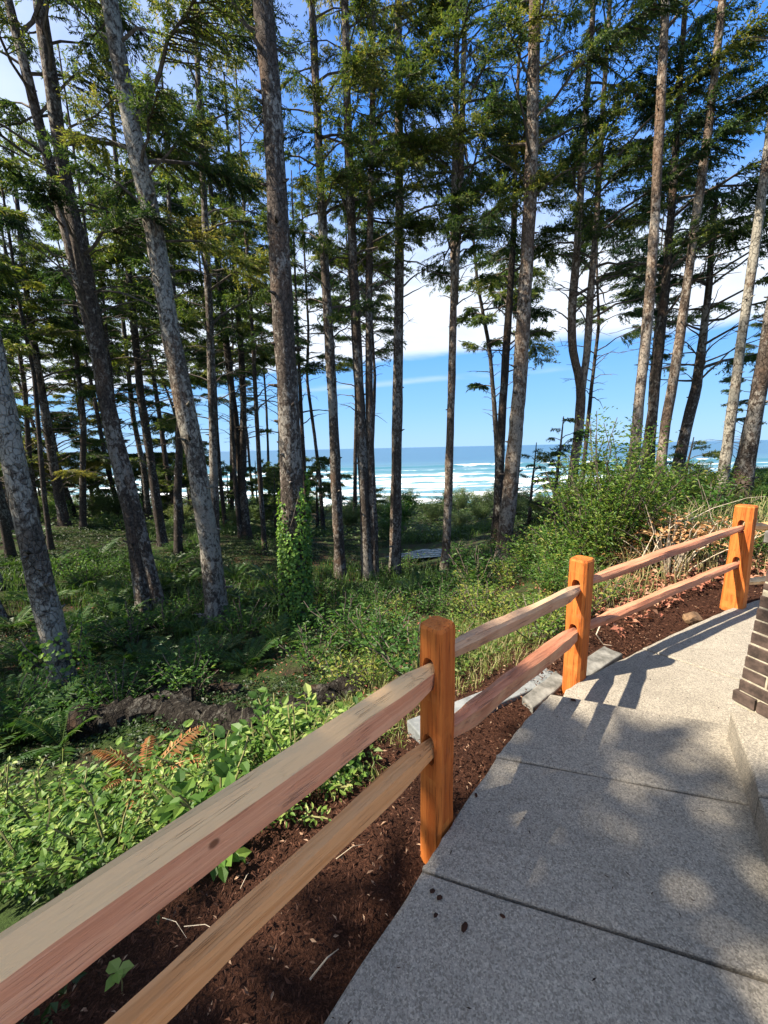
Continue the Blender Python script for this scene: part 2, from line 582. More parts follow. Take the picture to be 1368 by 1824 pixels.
M['post'] = mat_wood('orange_cedar', (0.40, 0.098, 0.018), (0.54, 0.165, 0.034), (0.60, 0.235, 0.055), 2, 0.85)
M['rail'] = mat_wood('pink_cedar', (0.62, 0.275, 0.155), (0.72, 0.37, 0.22), (0.80, 0.51, 0.25), 0, 0.12)
M['rail_b'] = mat_wood('tan_cedar', (0.56, 0.25, 0.09), (0.68, 0.35, 0.15), (0.78, 0.53, 0.27), 0, 0.2)
M['rail_c'] = mat_wood('weathered_cedar', (0.37, 0.175, 0.10), (0.48, 0.265, 0.16), (0.55, 0.36, 0.22), 0, 0.4)
M['rail_d'] = mat_wood('red_brown_cedar', (0.43, 0.17, 0.095), (0.56, 0.26, 0.15), (0.64, 0.42, 0.25), 0, 0.3)
M['brick'] = mat_simple('dark_brick', (0.030, 0.022, 0.018), (0.105, 0.072, 0.058), 16, 0.8, 0.5, 0.004)
M['mortar'] = mat_simple('mortar', (0.24, 0.21, 0.155), (0.44, 0.39, 0.30), 30, 0.95, 0.5, 0.004)


def mat_ground():
    m, t, out = new_mat('forest_floor')
    g = t.n('ShaderNodeNewGeometry')
    v = g.outputs['Position']
    a = t.n('ShaderNodeAttribute', attribute_name='mulch')
    b = t.n('ShaderNodeAttribute', attribute_name='sand')
    n1 = t.noise(v, 2.2, 6, 0.65)
    n2 = t.noise(v, 38, 5, 0.7)
    n3 = t.noise(v, 110, 3, 0.7)
    soil = t.ramp(n2, [(0.25, (0.012, 0.010, 0.007)), (0.5, (0.035, 0.028, 0.016)), (0.75, (0.085, 0.068, 0.035))])
    moss = t.ramp(n2, [(0.25, (0.015, 0.028, 0.008)), (0.6, (0.045, 0.075, 0.018)), (0.85, (0.10, 0.12, 0.04))])
    c = t.mix(t.smooth(n1, 0.38, 0.62), soil, moss)
    mul = t.ramp(n3, [(0.25, (0.016, 0.007, 0.004)), (0.5, (0.042, 0.016, 0.009)), (0.68, (0.095, 0.042, 0.024)), (0.85, (0.20, 0.11, 0.07))])
    mf = t.smooth(t.math('ADD', a.outputs['Fac'], t.math('MULTIPLY', t.math('SUBTRACT', n1, 0.5), 0.8)), 0.4, 0.6)
    c = t.mix(mf, c, mul)
    sand = t.ramp(n1, [(0.3, (0.22, 0.19, 0.15)), (0.7, (0.36, 0.32, 0.25))])
    c = t.mix(b.outputs['Fac'], c, sand)
    h = t.math('ADD', n2, t.math('MULTIPLY', n3, 0.6))
    principled(t, out, c, 0.95, h, 0.9, 0.03, 0.15)
    return m


M['ground'] = mat_ground()


def mat_sea():
    m, t, out = new_mat('sea_water')
    g = t.n('ShaderNodeNewGeometry')
    v = g.outputs['Position']
    sp = t.n('ShaderNodeSeparateXYZ')
    t.l(v, sp.inputs[0])
    fa = t.n('ShaderNodeAttribute', attribute_name='foam')
    mp = t.n('ShaderNodeMapping')
    mp.inputs['Scale'].default_value = (0.05, 0.16, 0.3)
    t.l(v, mp.inputs[0])
    n1 = t.noise(mp.outputs[0], 1.0, 7, 0.68, 0.4)
    mp2 = t.n('ShaderNodeMapping')
    mp2.inputs['Scale'].default_value = (0.02, 0.05, 0.3)
    t.l(v, mp2.inputs[0])
    n2 = t.noise(mp2.outputs[0], 1.0, 5, 0.6)
    depth = t.smooth(sp.outputs[1], 100, 420)
    c = t.mix(depth, (0.085, 0.20, 0.23), (0.016, 0.080, 0.150))
    far = t.smooth(sp.outputs[1], 400, 3000)
    c = t.mix(far, c, (0.012, 0.075, 0.155))
    c = t.mix(t.math('MULTIPLY', t.smooth(n2, 0.4, 0.7), 0.35), c, (0.03, 0.14, 0.19))
    f = t.math('ADD', fa.outputs['Fac'], t.math('MULTIPLY', t.math('SUBTRACT', n1, 0.5), 2.1))
    foam = t.smooth(f, 0.38, 0.66)
    c = t.mix(foam, c, (0.86, 0.88, 0.88))
    rg = t.math('MULTIPLY_ADD', foam, 0.5, 0.3)
    mp3 = t.n('ShaderNodeMapping')
    mp3.inputs['Scale'].default_value = (0.25, 0.6, 0.3)
    t.l(v, mp3.inputs[0])
    n3 = t.noise(mp3.outputs[0], 1.0, 4, 0.6)
    p = principled(t, out, c, 0.35, n3, 0.5, 0.5, 0.35)
    t.l(rg, p.inputs['Roughness'])
    return m


M['sea'] = mat_sea()


def mat_pond():
    m, t, out = new_mat('creek_water')
    g = t.n('ShaderNodeNewGeometry')
    mp = t.n('ShaderNodeMapping')
    mp.inputs['Scale'].default_value = (1.2, 3.2, 1)
    t.l(g.outputs['Position'], mp.inputs[0])
    n = t.noise(mp.outputs[0], 1.0, 3, 0.5)
    p = principled(t, out, (0.015, 0.022, 0.020), 0.08, n, 0.9, 0.25, 0.6)
    return m


M['pond'] = mat_pond()

# ------------------------------------------------------------------ terrain
P1 = Vector((0.19, 1.40, 0)); P2 = Vector((1.36, 2.58, 0)); P3 = Vector((3.56, 3.75, 0))
FD = Vector((P2 - P1)).normalized()
P0 = P1 - FD * 2.45
P4 = P3 + Vector((2.35, 0.35, 0))

ctrl = [(0.8, 0.5, -.3), (2, 1.5, -.32), (1, -2, -.3), (4, 2, -.35), (5, 3.2, -.32), (3, -2, -.3), (9, 0, -.2), (-0.5, -4, -.3), (6, -6, -.3), (2.6, 2.6, -.36), (1.6, 2.1, -.36),
        (0.19, 1.40, -.21), (-1.5, -.3, -.22), (-3, -2, -.25), (1.36, 2.58, -.27), (3.56, 3.75, -.19), (6, 4.3, -.1),
        (-.25, 1.79, -.30), (-.68, 2.2, -.48), (-1.26, 2.76, -.85), (-2.1, 3.6, -1.45),
        (-1.95, .15, -.30), (-2.35, .55, -.48), (-2.95, 1.1, -.8), (-3.8, 2, -1.3), (-6, 3.4, -1.75),
        (.95, 3.0, -.36), (.45, 3.4, -.6), (-.5, 4.3, -1.15), (1.98, 3.9, -.36), (1.4, 4.9, -.75), (4.2, 5.0, -.05), (6, 6, .15),
        (-5, -1, -.6), (-9, -2, -.8), (-12, 3, -1.6), (-20, 4, -1.6), (-15, 12, -2.0), (-26, 18, -1.8), (-20, 28, -3.0), (-35, 30, -2.5),
        (0, 32, -4.2), (12, 30, -3.2), (25, 30, -1.5), (40, 30, -1), (0, 44, -5), (-35, 44, -5), (35, 44, -4.5), (-60, 10, -1), (60, 10, 1), (-60, 40, -4), (60, 40, -3),
        (12, 9, .55), (16, 5, .6), (30, 6, .8), (10, 13, .1), (14, 18, -.8), (0, -14, -.3), (-20, -14, -1), (20, -14, 0)]
for px, py, z in [(110, 1230, -1.9), (262, 1085, -2.2), (388, 1105, -2.2), (528, 1110, -2.2), (607, 1030, -2.7), (655, 1030, -2.7), (703, 1025, -2.75),
                  (793, 1015, -2.5), (893, 1010, -2.0), (290, 970, -2.6), (440, 955, -2.75), (470, 985, -2.7), (385, 1010, -2.5), (115, 930, -2.0),
                  (885, 960, -2.4), (750, 972, -3.25), (760, 985, -3.25), (700, 1010, -3.1), (330, 1265, -1.5), (600, 1230, -1.3)]:
    p = GZ(px, py, z)
    ctrl.append((p.x, p.y, z))
for px, py, Y in [(1020, 915, 12), (1122, 905, 9), (1172, 885, 10), (1205, 872, 12), (1285, 885, 9), (1322, 885, 8), (1150, 880, 11)]:
    p = AT(px, py, Y)
    ctrl.append((p.x, p.y, p.z))
ctrl = np.array(ctrl, dtype=float)


def _phi(r2):
    return 0.5 * r2 * np.log(r2 + 1e-9)


_n = len(ctrl)
_d2 = ((ctrl[:, None, :2] - ctrl[None, :, :2]) ** 2).sum(-1)
_A = np.zeros((_n + 3, _n + 3))
_A[:_n, :_n] = _phi(_d2) + np.eye(_n) * 0.02
_A[:_n, _n] = 1; _A[:_n, _n + 1:] = ctrl[:, :2]
_A[_n, :_n] = 1; _A[_n + 1:, :_n] = ctrl[:, :2].T
_w = np.linalg.solve(_A, np.concatenate([ctrl[:, 2], np.zeros(3)]))


def terrain(x, y):
    x = np.asarray(x, dtype=float); y = np.asarray(y, dtype=float)
    sh = x.shape
    xf, yf = np.clip(x.ravel(), -70, 70), np.clip(y.ravel(), -16, 46)
    out = np.empty(len(xf))
    for i in range(0, len(xf), 20000):
        a, b = xf[i:i + 20000], yf[i:i + 20000]
        d2 = (a[:, None] - ctrl[None, :, 0]) ** 2 + (b[:, None] - ctrl[None, :, 1]) ** 2
        out[i:i + 20000] = _phi(d2) @ _w[:_n] + _w[_n] + a * _w[_n + 1] + b * _w[_n + 2]
    yy = y.ravel(); xx = x.ravel()
    rough = np.clip((np.hypot(xx - 0.8, yy - 1.2) - 2.0) / 5.0, 0, 1)
    out = out + rough * 0.09 * sinnoise(xx, yy, 3, 4, 0.9)
    k = np.clip((yy - 40) / 38.0, 0, 1)
    beach = -4.9 - 6.0 * np.clip((yy - 44) / 32.0, 0, 1) - np.clip((yy - 78) * 0.06, 0, 3)
    out = out * (1 - np.clip((yy - 38) / 8, 0, 1)) + beach * np.clip((yy - 38) / 8, 0, 1)
    return out.reshape(sh)


def TZ(x, y):
    return float(terrain(np.array([x]), np.array([y]))[0])


def fence_side(x, y):
    """metres to the left (forest side) of the fence polyline, numpy"""
    x = np.asarray(x, float); y = np.asarray(y, float)
    best = np.full(x.shape, 1e9); sgn = np.ones(x.shape)
    poly = [P0 - FD * 8, P0, P1, P2, P3, P4, P4 + Vector((8, 0, 0))]
    for a, b in zip(poly[:-1], poly[1:]):
        dx, dy = b.x - a.x, b.y - a.y
        L2 = dx * dx + dy * dy
        t = np.clip(((x - a.x) * dx + (y - a.y) * dy) / L2, 0, 1)
        qx, qy = x - (a.x + t * dx), y - (a.y + t * dy)
        d = np.hypot(qx, qy)
        s = np.where(dx * qy - dy * qx > 0, 1.0, -1.0)
        u = d < best
        best = np.where(u, d, best); sgn = np.where(u, s, sgn)
    return best * sgn


def build_terrain():
    u = np.linspace(-1, 1, 251)
    xs = 0.3 + 150 * np.sinh(5.2 * u) / math.sinh(5.2)
    v = np.linspace(0, 1, 240)
    ys = -12 + 14 * (1 - (1 - np.clip(v / 0.28, 0, 1)) ** 1.7)
    k = v > 0.28
    w = (v[k] - 0.28) / 0.72
    ys[k] = 2 + 98 * (np.expm1(3.6 * w) / math.expm1(3.6))
    X, Y = np.meshgrid(xs, ys)
    Z = terrain(X, Y)
    fs = fence_side(X, Y)
    near = np.clip(1 - np.abs(fs) / 2.2, 0, 1) * (np.hypot(X, Y) < 9)
    Z = Z + near * (fs > -0.2) * 0.025 * sinnoise(X, Y, 11, 4, 9.0)
    mul = np.where(fs > -0.5, np.clip(1.25 - fs / 1.25, 0, 1), 1.0) * (np.hypot(X, Y) < 10)
    sand = np.clip((Y - 50) / 12, 0, 1)
    V = np.stack([X, Y, Z], -1).reshape(-1, 3)
    ny, nx = X.shape
    i = (np.arange(ny - 1)[:, None] * nx + np.arange(nx - 1)[None, :]).ravel()
    Q = np.stack([i, i + 1, i + nx + 1, i + nx], -1)
    me = np_mesh('ground', V, Q, M['ground'], True, vattr={'mulch': mul.ravel(), 'sand': sand.ravel()})
    tag(link('ground', me), kind='structure')


build_terrain()


def build_sea():
    ys = np.concatenate([np.arange(76, 300, 0.9), np.geomspace(300, 40000, 60)])
    u = np.linspace(-1, 1, 181)
    xs = 40000 * np.sinh(9 * u) / math.sinh(9)
    X, Y = np.meshgrid(xs, ys)
    Z = np.full(X.shape, -11.0)
    foam = np.zeros(X.shape)
    # breaking waves: (distance, height, foam behind, strength)
    for yk, hgt, back, st, sd_ in [(86, .22, 3.5, .62, 1), (99, .4, 5, .50, 2), (113, .6, 7, .62, 3), (136, .9, 9, .62, 4), (163, 1.1, 12, .58, 5), (196, 1.5, 13, .62, 6), (238, 1.9, 7, .42, 7)]:
        r = np.random.default_rng(sd_)
        line = yk + 2.5 * sinnoise(X * 0.03, X * 0 + sd_, sd_ + 40, 3, 1.0) + 0.02 * X
        d = Y - line
        amp = np.clip(0.65 + 0.8 * sinnoise(X * 0.022, X * 0 + sd_ * 3, sd_ + 90, 3, 1.0), 0.0, 1.25)
        amp = np.where(np.abs(X) > 700, 0.5, amp)
        wv = hgt * np.where(d < 0, np.exp(-(d / 1.3) ** 2), np.exp(-(d / 4.5) ** 2))
        Z += wv * (0.4 + 0.6 * amp)
        f = st * np.where(d < 0, np.exp(-(d / (1.6)) ** 2), np.exp(-np.clip(d, 0, None) / back)) * amp * 1.25
        foam = np.maximum(foam, f)
    wash = 0.53 * np.clip(1 - (Y - 82) / 260, 0, 1)
    foam = np.maximum(foam, wash * (Y < 232))
    foam = np.where(Y > 320, 0, foam) - np.clip((Y - 240) / 400, 0, 0.35)
    Z += 0.25 * sinnoise(X * 0.08, Y * 0.5, 5, 3, 1.0) * (Y > 90) * (Y < 320)
    V = np.stack([X, Y, Z], -1).reshape(-1, 3)
    ny, nx = X.shape
    i = (np.arange(ny - 1)[:, None] * nx + np.arange(nx - 1)[None, :]).ravel()
    Q = np.stack([i, i + 1, i + nx + 1, i + nx], -1)
    me = np_mesh('sea', V, Q, M['sea'], True, vattr={'foam': foam.ravel()})
    tag(link('sea', me), kind='structure')


build_sea()


def build_creek():
    pts = [GZ(px, py, -3.0) for px, py in ((684, 992), (718, 985), (752, 978), (782, 977), (806, 981), (842, 986), (824, 991), (775, 992), (735, 995))]
    c = sum(pts, Vector()) / len(pts)
    V = [tuple(c)] + [tuple(c + (p - c) * 1.0) for p in pts]
    n = len(pts)
    T = [(0, 1 + i, 1 + (i + 1) % n) for i in range(n)]
    me = bpy.data.meshes.new('creek')
    me.from_pydata(V, [], T)
    me.materials.append(M['pond'])
    o = tag(link('creek', me), kind='structure')


build_creek()


# ------------------------------------------------------------------ path
def slab_mesh(name, top, z, th, mat, bev=0.008, wob=0.004, sub=7, seed=0):
    """a cast slab: outline top (list of xy, ccw), slightly rounded arris and uneven edge"""
    r = np.random.default_rng(seed)
    pts = []
    n = len(top)
    for i in range(n):
        a = np.array(top[i]); b = np.array(top[(i + 1) % n])
        for k in range(sub):
            pts.append(a + (b - a) * k / sub)
    pts = np.array(pts)
    nxt = np.roll(pts, -1, 0); prv = np.roll(pts, 1, 0)
    tg = norm(nxt - prv)
    inn = np.stack([-tg[:, 1], tg[:, 0]], -1)
    pts = pts + inn * r.uniform(-wob, wob, (len(pts), 1))
    m = len(pts)
    rings = [(0.0, -th), (0.0, -bev), (bev * 0.35, -bev * 0.3), (bev * 1.2, 0.0)]
    V = []
    for off, dz in rings:
        q = pts + inn * off
        V += [(x, y, z + dz) for x, y in q]
    F = []
    for k in range(len(rings) - 1):
        for i in range(m):
            j = (i + 1) % m
            F.append((k * m + i, k * m + j, (k + 1) * m + j, (k + 1) * m + i))
    F.append(tuple((len(rings) - 1) * m + i for i in range(m)))
    me = bpy.data.meshes.new(name)
    me.from_pydata(V, [], F)
    me.materials.append(mat)
    return me


def xy(p):
    return (p[0], p[1])


def lerp(a, b, t):
    return (a[0] + (b[0] - a[0]) * t, a[1] + (b[1] - a[1]) * t)


def build_path():
    root = empty('path', (1.0, 1.0, -0.2))
    tag(root, kind='structure')
    inv = Matrix.Translation((-1.0, -1.0, 0.2))

    def add(name, outline, z, th, seed):
        a = sum(outline[i][0] * outline[(i + 1) % len(outline)][1] - outline[(i + 1) % len(outline)][0] * outline[i][1] for i in range(len(outline)))
        if a < 0:
            outline = outline[::-1]
        me = slab_mesh(name, outline, z, th, M['concrete'], seed=seed)
        me.transform(inv)
        return link(name, me, root)

    J1L, J1R = xy(GZ(752, 1549, 0)), xy(GZ(1368, 1746, 0))
    J2L, J2R = xy(GZ(884, 1348, 0)), xy(GZ(1350, 1436, 0))
    J3L, J3R = xy(GZ(980, 1236, 0)), xy(GZ(1304, 1293, 0))
    A0 = xy(GZ(572, 1824, 0))
    A1 = lerp(J1L, A0, 4.6)
    J1Rx = lerp(J1L, J1R, 1.9)
    J2Rx = lerp(J2L, J2R, 1.12)
    J3Rx = lerp(J3L, J3R, 1.25)
    g = 0.007

    def shift(p, q, s):   # move p along the local joint normal
        dx, dy = q[0] - p[0], q[1] - p[1]
        L = math.hypot(dx, dy)
        return (-dy / L * s, dx / L * s)

    n1 = shift(J1L, J1R, g)
    n2 = shift(J2L, J2R, g * 0.6)
    mv = lambda p, n, k=1: (p[0] + n[0] * k, p[1] + n[1] * k)
    e1 = xy(GZ(777, 1515, 0)); e2 = xy(GZ(811, 1455, 0)); e3 = xy(GZ(842, 1408, 0))
    m1 = xy(GZ(640, 1722, 0))
    add('paving_slab', [A1, m1, mv(J1L, n1, -1), mv(J1Rx, n1, -1), (2.6, -2.2), (0.2, -3.2)], 0.0, 0.16, 1)
    add('paving_slab', [mv(J1L, n1), e2, mv(J2L, n2, -1), mv(J2Rx, n2, -1), mv(J1Rx, n1)], 0.0, 0.16, 2)
    add('paving_slab', [mv(J2L, n2), xy(GZ(927, 1293, 0)), J3L, J3Rx, mv(J2Rx, n2)], 0.002, 0.16, 3)
    # lower landing beyond the step
    zl = -0.125
    K1 = xy(GZ(1008, 1228, zl)); K2 = xy(GZ(1060, 1197, zl)); K3 = xy(GZ(1145, 1155, zl)); K3R = xy(GZ(1262, 1193, zl))
    K4 = xy(GZ(1225, 1117, zl)); K5 = xy(GZ(1303, 1083, zl)); K6 = xy(GZ(1360, 1066, zl))
    n3 = shift(K3, K3R, 0.006)
    K3Rx = lerp(K3, K3R, 1.9)
    bk = lambda p: (p[0] - 0.06, p[1] - 0.16)
    add('landing_slab', [bk(J3L), K1, K2, mv(K3, n3, -1), mv(K3Rx, n3, -1), bk((J3Rx[0] + 0.3, J3Rx[1]))], zl, 0.14, 4)
    add('landing_slab', [mv(K3, n3), K4, K5, K6, (6.4, 4.0), (6.4, 2.4), mv(K3Rx, n3)], zl + 0.002, 0.14, 5)

    # raised plinth carrying the brick pillar
    zp = 0.15
    Q1 = xy(GZ(1302, 1266, zp)); Q2 = xy(GZ(1352, 1410, zp))
    dq = (Q2[0] - Q1[0], Q2[1] - Q1[1])
    pr = tag(empty('plinth', (2.2, 1.4, 0.0)), 'low grey concrete plinth under the dark brick pillar', 'plinth')
    inv2 = Matrix.Translation((-2.2, -1.4, 0))

    def addp(outline, seed, z=zp):
        a = sum(outline[i][0] * outline[(i + 1) % len(outline)][1] - outline[(i + 1) % len(outline)][0] * outline[i][1] for i in range(len(outline)))
        if a < 0:
            outline = outline[::-1]
        me = slab_mesh('concrete_block', outline, z, 0.42, M['concrete'], 0.012, 0.003, 7, seed)
        me.transform(inv2)
        link('concrete_block', me, pr)

    Q2b = lerp(Q1, Q2, 1.012)
    Q3 = lerp(Q1, Q2, 3.6)
    addp([Q1, Q2, (3.4, Q2[1] - 0.35), (3.4, Q1[1] - 0.1)], 6)
    addp([Q2b, Q3, (3.4, Q3[1] - 0.5), (3.4, Q2b[1] - 0.356)], 7, zp - 0.015)


build_path()


# ------------------------------------------------------------------ brick pillar
def build_pillar():
    c = GZ(1311, 1248, 0.15)                       # far left corner on the plinth
    u = Vector((0.27, -0.963, 0)); v = Vector((0.963, 0.27, 0))
    Lu, Lv, course, nc = 0.56, 0.46, 0.0685, 13
    ang = math.atan2(u.y, u.x)
    root = tag(empty('brick_pillar', tuple(c), ang), 'dark brown brick pillar with pale mortar on the concrete plinth', 'pillar')
    # local axes: x along u (towards the camera), y = left of u = +v
    def box(x0, x1, y0, y1, z0, z1, b=0.0025, r=None):
        V = []
        for z, i in ((z0, b), (z0 + b, 0), (z1 - b, 0), (z1, b)):
            V += [(x0 + i, y0 + i, z), (x1 - i, y0 + i, z), (x1 - i, y1 - i, z), (x0 + i, y1 - i, z)]
        F = [(3, 2, 1, 0), (12, 13, 14, 15)]
        for k in range(3):
            for j in range(4):
                F.append((k * 4 + j, k * 4 + (j + 1) % 4, k * 4 + 4 + (j + 1) % 4, k * 4 + 4 + j))
        return V, F
    def mk(name, bxs, mat):
        V, F = box(*bxs)
        me = bpy.data.meshes.new(name)
        me.from_pydata(V, [], F)
        me.materials.append(mat)
        return link(name, me, root)
    r = random.Random(4)
    bat = 0.0032
    mo = bpy.data.meshes.new('mortar_core')
    i0, i1 = 0.0032, 0.0032 + bat * (nc - 1)
    zt = nc * course
    V = []
    for i, z in ((i0, 0.0), (i1, zt)):
        V += [(i, i, z), (Lu - i, i, z), (Lu - i, Lv - i, z), (i, Lv - i, z)]
    mo.from_pydata(V, [], [(3, 2, 1, 0), (4, 5, 6, 7), (0, 1, 5, 4), (1, 2, 6, 5), (2, 3, 7, 6), (3, 0, 4, 7)])
    mo.materials.append(M['mortar'])
    link('mortar_core', mo, root)
    mk('mortar_bed', (-0.006, Lu + 0.006, -0.004, Lv + 0.006, -0.018, 0.0), M['mortar'])
    for k in range(nc):
        z0 = k * course + 0.003
        z1 = z0 + course - 0.0085
        b = bat * k
        x0, x1, y0, y1 = b, Lu - b, b, Lv - b
        head = (k % 2 == 0)
        if k == 0:
            x0 -= 0.012; y0 -= 0.012
        # courses: bricks round the perimeter
        def run(a0, a1, lens):
            out, p, i = [], a0, 0
            while p < a1 - 0.02:
                q = min(p + lens[i % len(lens)], a1)
                if a1 - q < 0.05:
                    q = a1
                out.append((p, q)); p = q + 0.010; i += 1
            return out
        for p, q in run(x0, x1, [0.10, 0.20] if head else [0.20, 0.20]):
            j = r.uniform(-0.0025, 0.0025)
            mk('brick', (p, q, y0 + j, y0 + 0.095, z0, z1), M['brick'])
            mk('brick', (p, q, y1 - 0.095, y1 + j, z0, z1), M['brick'])
        for p, q in run(y0 + 0.105, y1 - 0.105, [0.20, 0.10] if head else [0.10, 0.2]):
            mk('brick', (x0, x0 + 0.095, p, q, z0, z1), M['brick'])
            mk('brick', (x1 - 0.095, x1, p, q, z0, z1), M['brick'])
    me = slab_mesh('cap_stone', [(-0.0 + bat * nc - 0.03, bat * nc - 0.03), (Lu - bat * nc + 0.03, bat * nc - 0.03), (Lu - bat * nc + 0.03, Lv - bat * nc + 0.03), (bat * nc - 0.03, Lv - bat * nc + 0.03)], zt + 0.062, 0.06, M['stone'])
    link('cap_stone', me, root)


build_pillar()


def build_bounce_wall():
    """unseen wall added beside the path, right of and behind the viewer"""
    x0, y0, y1 = 3.45, -6.0, 1.15  # put in to throw warm light back onto the path
    root = tag(empty('bounce_wall', (x0, y0, 0)), 'cream clapboard wall right of the path, added out of view to bounce warm light', 'wall')
    mat = mat_simple('cream_paint', (0.60, 0.53, 0.42), (0.68, 0.61, 0.50), 6, 0.6, 0.1, 0.002)
    hb = 0.19
    for k in range(15):
        z = -0.1 + k * hb
        V = [(0, 0, z), (0, y1 - y0, z), (.025, y1 - y0, z + hb + .01), (.025, 0, z + hb + .01), (.06, 0, z), (.06, y1 - y0, z), (.06, y1 - y0, z + hb + .01), (.06, 0, z + hb + .01)]
        F = [(0, 1, 2, 3), (4, 7, 6, 5), (0, 4, 5, 1), (3, 2, 6, 7), (0, 3, 7, 4), (1, 5, 6, 2)]
        link('clapboard', solid('clapboard', V, F[::1], mat), root)



# ------------------------------------------------------------------ fence
def solid(name, V, F, mat):
    me = bpy.data.meshes.new(name)
    me.from_pydata([tuple(v) for v in V], [], F)
    me.materials.append(mat)
    return me


def loft(secs, closed_caps=True):
    """secs: list of (k,3) arrays"""
    n, k = len(secs), len(secs[0])
    V = np.concatenate(secs)
    F = []
    for i in range(n - 1):
        for j in range(k):
            F.append((i * k + j, i * k + (j + 1) % k, (i + 1) * k + (j + 1) % k, (i + 1) * k + j))
    F.append(tuple(range(k))[::-1])
    F.append(tuple((n - 1) * k + j for j in range(k)))
    return V, F


def set_tint(me, vals):
    a = me.attributes.new('tint', 'FLOAT', 'FACE')
    a.data.foreach_set('value', np.asarray(vals, dtype=np.float32))


def boolean_cut(me, cutters):
    o = bpy.data.objects.new('tmp_post', me)
    COL.objects.link(o)
    cs = []
    for cm in cutters:
        c = bpy.data.objects.new('tmp_cut', cm)
        COL.objects.link(c)
        md = o.modifiers.new('b', 'BOOLEAN')
        md.operation = 'DIFFERENCE'
        md.solver = 'EXACT'
        md.object = c
        cs.append(c)
    dg = bpy.context.evaluated_depsgraph_get()
    res = bpy.data.meshes.new_from_object(o.evaluated_get(dg))
    for x in cs + [o]:
        bpy.data.objects.remove(x)
    return res


def make_post(root, base, top_z, ax, wa, wn, holes, seed, lean=(0, 0), flare=1.0):
    """ax: direction of the fence at the post; wa width along it, wn across; holes: list of (z, half width, half height)"""
    r = np.random.default_rng(seed)
    H = top_z - base.z
    prof = np.array([(-.50, -.36), (-.40, -.50), (.12, -.53), (.40, -.47), (.51, -.30), (.49, .36), (.36, .50), (-.36, .50), (-.51, .34)])
    prof = prof + r.uniform(-.03, .03, prof.shape)
    secs = []
    zs = np.concatenate([np.linspace(-0.35, H - 0.03, 22), [H - 0.012, H]])
    for i, z in enumerate(zs):
        s = 1.0 + 0.015 * math.sin(z * 7 + seed) + (flare - 1) * max(0, 1 - z / (0.75 * H))
        if i == len(zs) - 1:
            s *= 0.90
        q = prof * np.array([wa, wn]) * s + r.uniform(-.0012, .0012, prof.shape)
        zz = z + (0.006 * q[:, 0] / wa if i >= len(zs) - 2 else 0 * q[:, 0])
        secs.append(np.stack([q[:, 0] + lean[0] * z, q[:, 1] + lean[1] * z, zz], -1))
    V, F = loft(secs)
    me = solid('post', V, F, M['post'])
    cut = []
    for z, hw, hh in holes:
        th = np.linspace(0, 2 * math.pi, 20, endpoint=False)
        cy = np.sign(np.cos(th)) * np.abs(np.cos(th)) ** 0.7 * hw + lean[1] * z
        cz = np.sign(np.sin(th)) * np.abs(np.sin(th)) ** 0.7 * hh + z
        s0 = np.stack([np.full(20, -0.3), cy, cz], -1)
        s1 = np.stack([np.full(20, 0.3), cy, cz], -1)
        v, f = loft([s0, s1])
        cut.append(solid('cut', v, f, M['post']))
    me = boolean_cut(me, cut)
    me.name = 'post'
    me.polygons.foreach_set('use_smooth', np.zeros(len(me.polygons), bool))
    if 'tint' not in me.attributes:
        set_tint(me, 0.55 + 0.25 * r.random(len(me.polygons)))
    o = link('post', me, root)
    o.location = base
    o.rotation_euler = (0, 0, math.atan2(ax.y, ax.x))
    return o


def make_rail(root, a, b, prof, tints, mat, seed, taper=0.30, bow=0.0, twist=0.0, prof_b=None):
    """split rail from a to b, local x along its length; prof: (k,2) of (across, up), ends tapered into the mortises"""
    r = np.random.default_rng(seed)
    d = b - a
    L = d.length
    prof = np.array(prof, float) * (0.97 if seed < 13 else 0.84)
    pb = prof
    k = len(prof)
    n = 30
    ph = r.uniform(0, 6.28, (k, 3)); am = r.uniform(0.4, 1.0, (k, 3))
    secs = []
    for i in range(n + 1):
        t = i / n
        x = t * L
        w = np.stack([am[:, 0] * np.sin(3.1 * x + ph[:, 0]) + 0.6 * am[:, 1] * np.sin(8.3 * x + ph[:, 1]) + 0.25 * am[:, 2] * np.sin(23 * x + ph[:, 2]),
                      am[:, 1] * np.sin(2.7 * x + ph[:, 1]) + 0.6 * am[:, 0] * np.sin(7.1 * x + ph[:, 2]) + 0.25 * am[:, 2] * np.sin(19 * x + ph[:, 0])], -1) * 0.0062
        e = min(x, L - x)
        sc = 1.0 if e > taper else 0.66 + 0.34 * max(e, 0) / taper
        q = (prof * (1 - t) + pb * t) * np.array([sc * 0.9 if sc < 1 else 1.0, sc]) + w * (1 if sc > .9 else .6)
        an = twist * (t - 0.5)
        q = q @ np.array([[math.cos(an), math.sin(an)], [-math.sin(an), math.cos(an)]])
        secs.append(np.stack([np.full(k, x), q[:, 0], q[:, 1] + bow * 4 * t * (1 - t)], -1))
    V, F = loft(secs)
    me = solid('rail', V, F, mat)
    ti = [tints[j] for _ in range(n) for j in range(k)] + [0.2, 0.2]
    set_tint(me, ti)
    o = link('rail', me, root)
    o.location = a
    o.rotation_euler = Vector((1, 0, 0)).rotation_difference(d.normalized()).to_euler()
    ez = d.normalized()
    ey = Vector((0, 0, 1)).cross(ez).normalized()
    o.rotation_euler = Matrix((ez, ey, ez.cross(ey))).transposed().to_euler()
    return o


